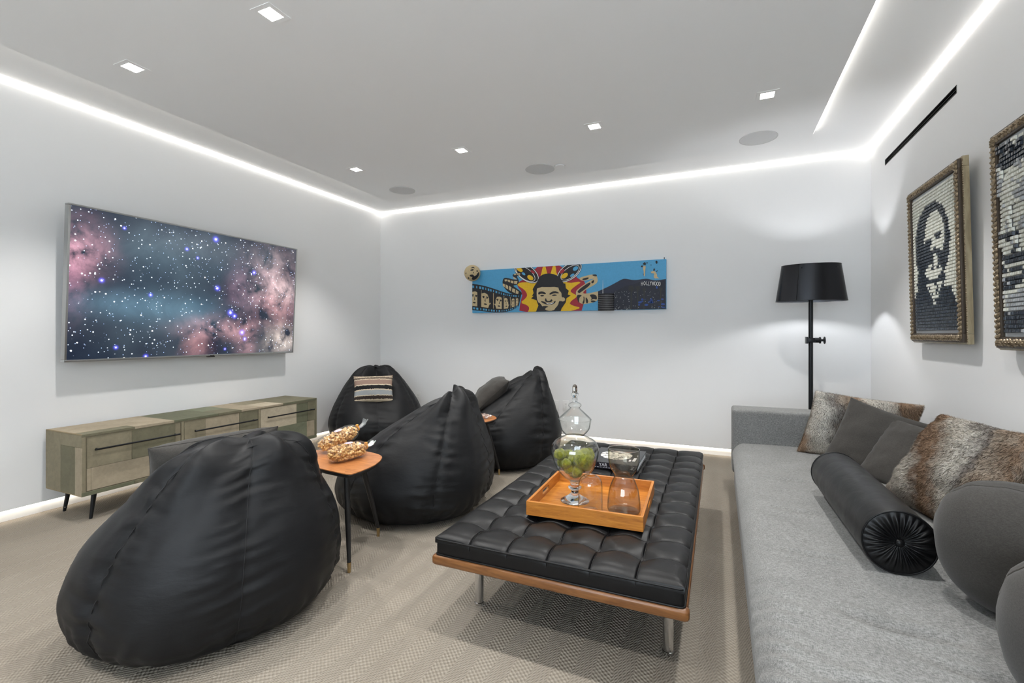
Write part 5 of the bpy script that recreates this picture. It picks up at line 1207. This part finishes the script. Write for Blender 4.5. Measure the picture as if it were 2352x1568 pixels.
# tower block in relief with rim lines and spire
tx, tz = qR(825, 1145); a0 = qR(640, 1335); a1 = qR(1008, 950); tw = (a1[0] - a0[0]) / 2
tower = obj('round_tower', lathe(bmesh.new(), [(0, a0[1]), (tw, a0[1]), (tw, a1[1]), (tw * .8, a1[1] + .006), (0, a1[1] + .008)], 40, ((a0[0] + a1[0]) / 2, PYF - YB - .001, 0), 1, .75), I_BLK, pnt, 40)
for k_ in range(8):
    z = a0[1] + (a1[1] - a0[1]) * (.11 + .112 * k_)
    obj('floor_line', tube(bmesh.new(), [((a0[0] + a1[0]) / 2 + tw * 1.005 * math.cos(a), PYF - YB - .001 + tw * .755 * math.sin(a), z) for a in [math.pi + math.pi * i / 24 for i in range(25)]], .0012, 5), plain('tower_rim', (.60, .62, .62), .3, .5), tower, 180)
b0, b1 = qR(765, 930), qR(775, 640)
obj('spire', tube(bmesh.new(), [(b0[0], PYF - YB - tw * .4, a1[1] + .004), (b0[0], PYF - YB - tw * .4, b1[1])], [.0045, .0008], 8), I_WHT, tower, 180)
p_ = qR(2155, 150); obj('hanging_nail', tube(bmesh.new(), [(p_[0], -.02, PZ1 - PZ0 - .004), (p_[0], -.02, PZ1 - PZ0 + .022)], .0035, 8), I_BLK, pnt, 180)
# painted ball at the corner
cb = ony(1085, 627, 5.02)
RBL = .098
ball = obj('ball', lathe(bmesh.new(), [(RBL * math.sin(math.pi * i / 32), -RBL * math.cos(math.pi * i / 32)) for i in range(33)], 48), I_TAN, pnt, 180, (cb.x - pxo, 5.018 - YB, cb.z - PZ0))
ball['label'] = 'tan ball painted with a black face'
def ball_patch(polys, mat, name):
    bm = bmesh.new(); Rr = RBL * 1.012
    rt_ = Vector((_c, _s, 0)); vd = -Vector((cb.x, 5.018, cb.z - H)).normalized(); rt_ = vd.cross(Vector((0, 0, -1))).normalized(); up_ = rt_.cross(-vd) if False else vd.cross(rt_).normalized()
    if up_.z < 0: up_ = -up_
    for P in polys:
        P = smooth2(P, 1); cx = sum(p[0] for p in P) / len(P); cy = sum(p[1] for p in P) / len(P)
        rings = []
        for s in (1, .88, .75, .63, .5, .38, .25, .12):
            rings.append([bm.verts.new(((rt_ * x + up_ * y) + vd * math.sqrt(max(.02, 1 - x * x - y * y))).normalized() * Rr) for x, y in [(cx + (a - cx) * s, cy + (b - cy) * s) for a, b in P]])
        n = len(P)
        for i in range(7):
            for k2 in range(n): bm.faces.new((rings[i][k2], rings[i][(k2 + 1) % n], rings[i + 1][(k2 + 1) % n], rings[i + 1][k2]))
        bm.faces.new(rings[7])
    obj(name, bm, mat, ball, 180)
ball_patch([[(-.25, .55), (.10, .80), (.35, .55), (.05, .62)], [(-.30, .35), (.10, .52), (.20, .35), (-.10, .25)], [(-.85, -.05), (-.70, .10), (-.72, -.15)], [(-.25, -.20), (.05, -.15), (.25, -.35), (.0, -.50), (-.35, -.35)], [(.10, .20), (.20, .05), (.05, -.10)], [(.05, -.40), (.45, -.30), (.70, .10), (.85, .15), (.80, -.30), (.50, -.70), (.10, -.85), (-.10, -.70)], [(.45, .35), (.75, .30), (.55, .10)], [(-.55, -.45), (-.3, -.6), (-.5, -.75)]], I_BLK, 'painted_face')
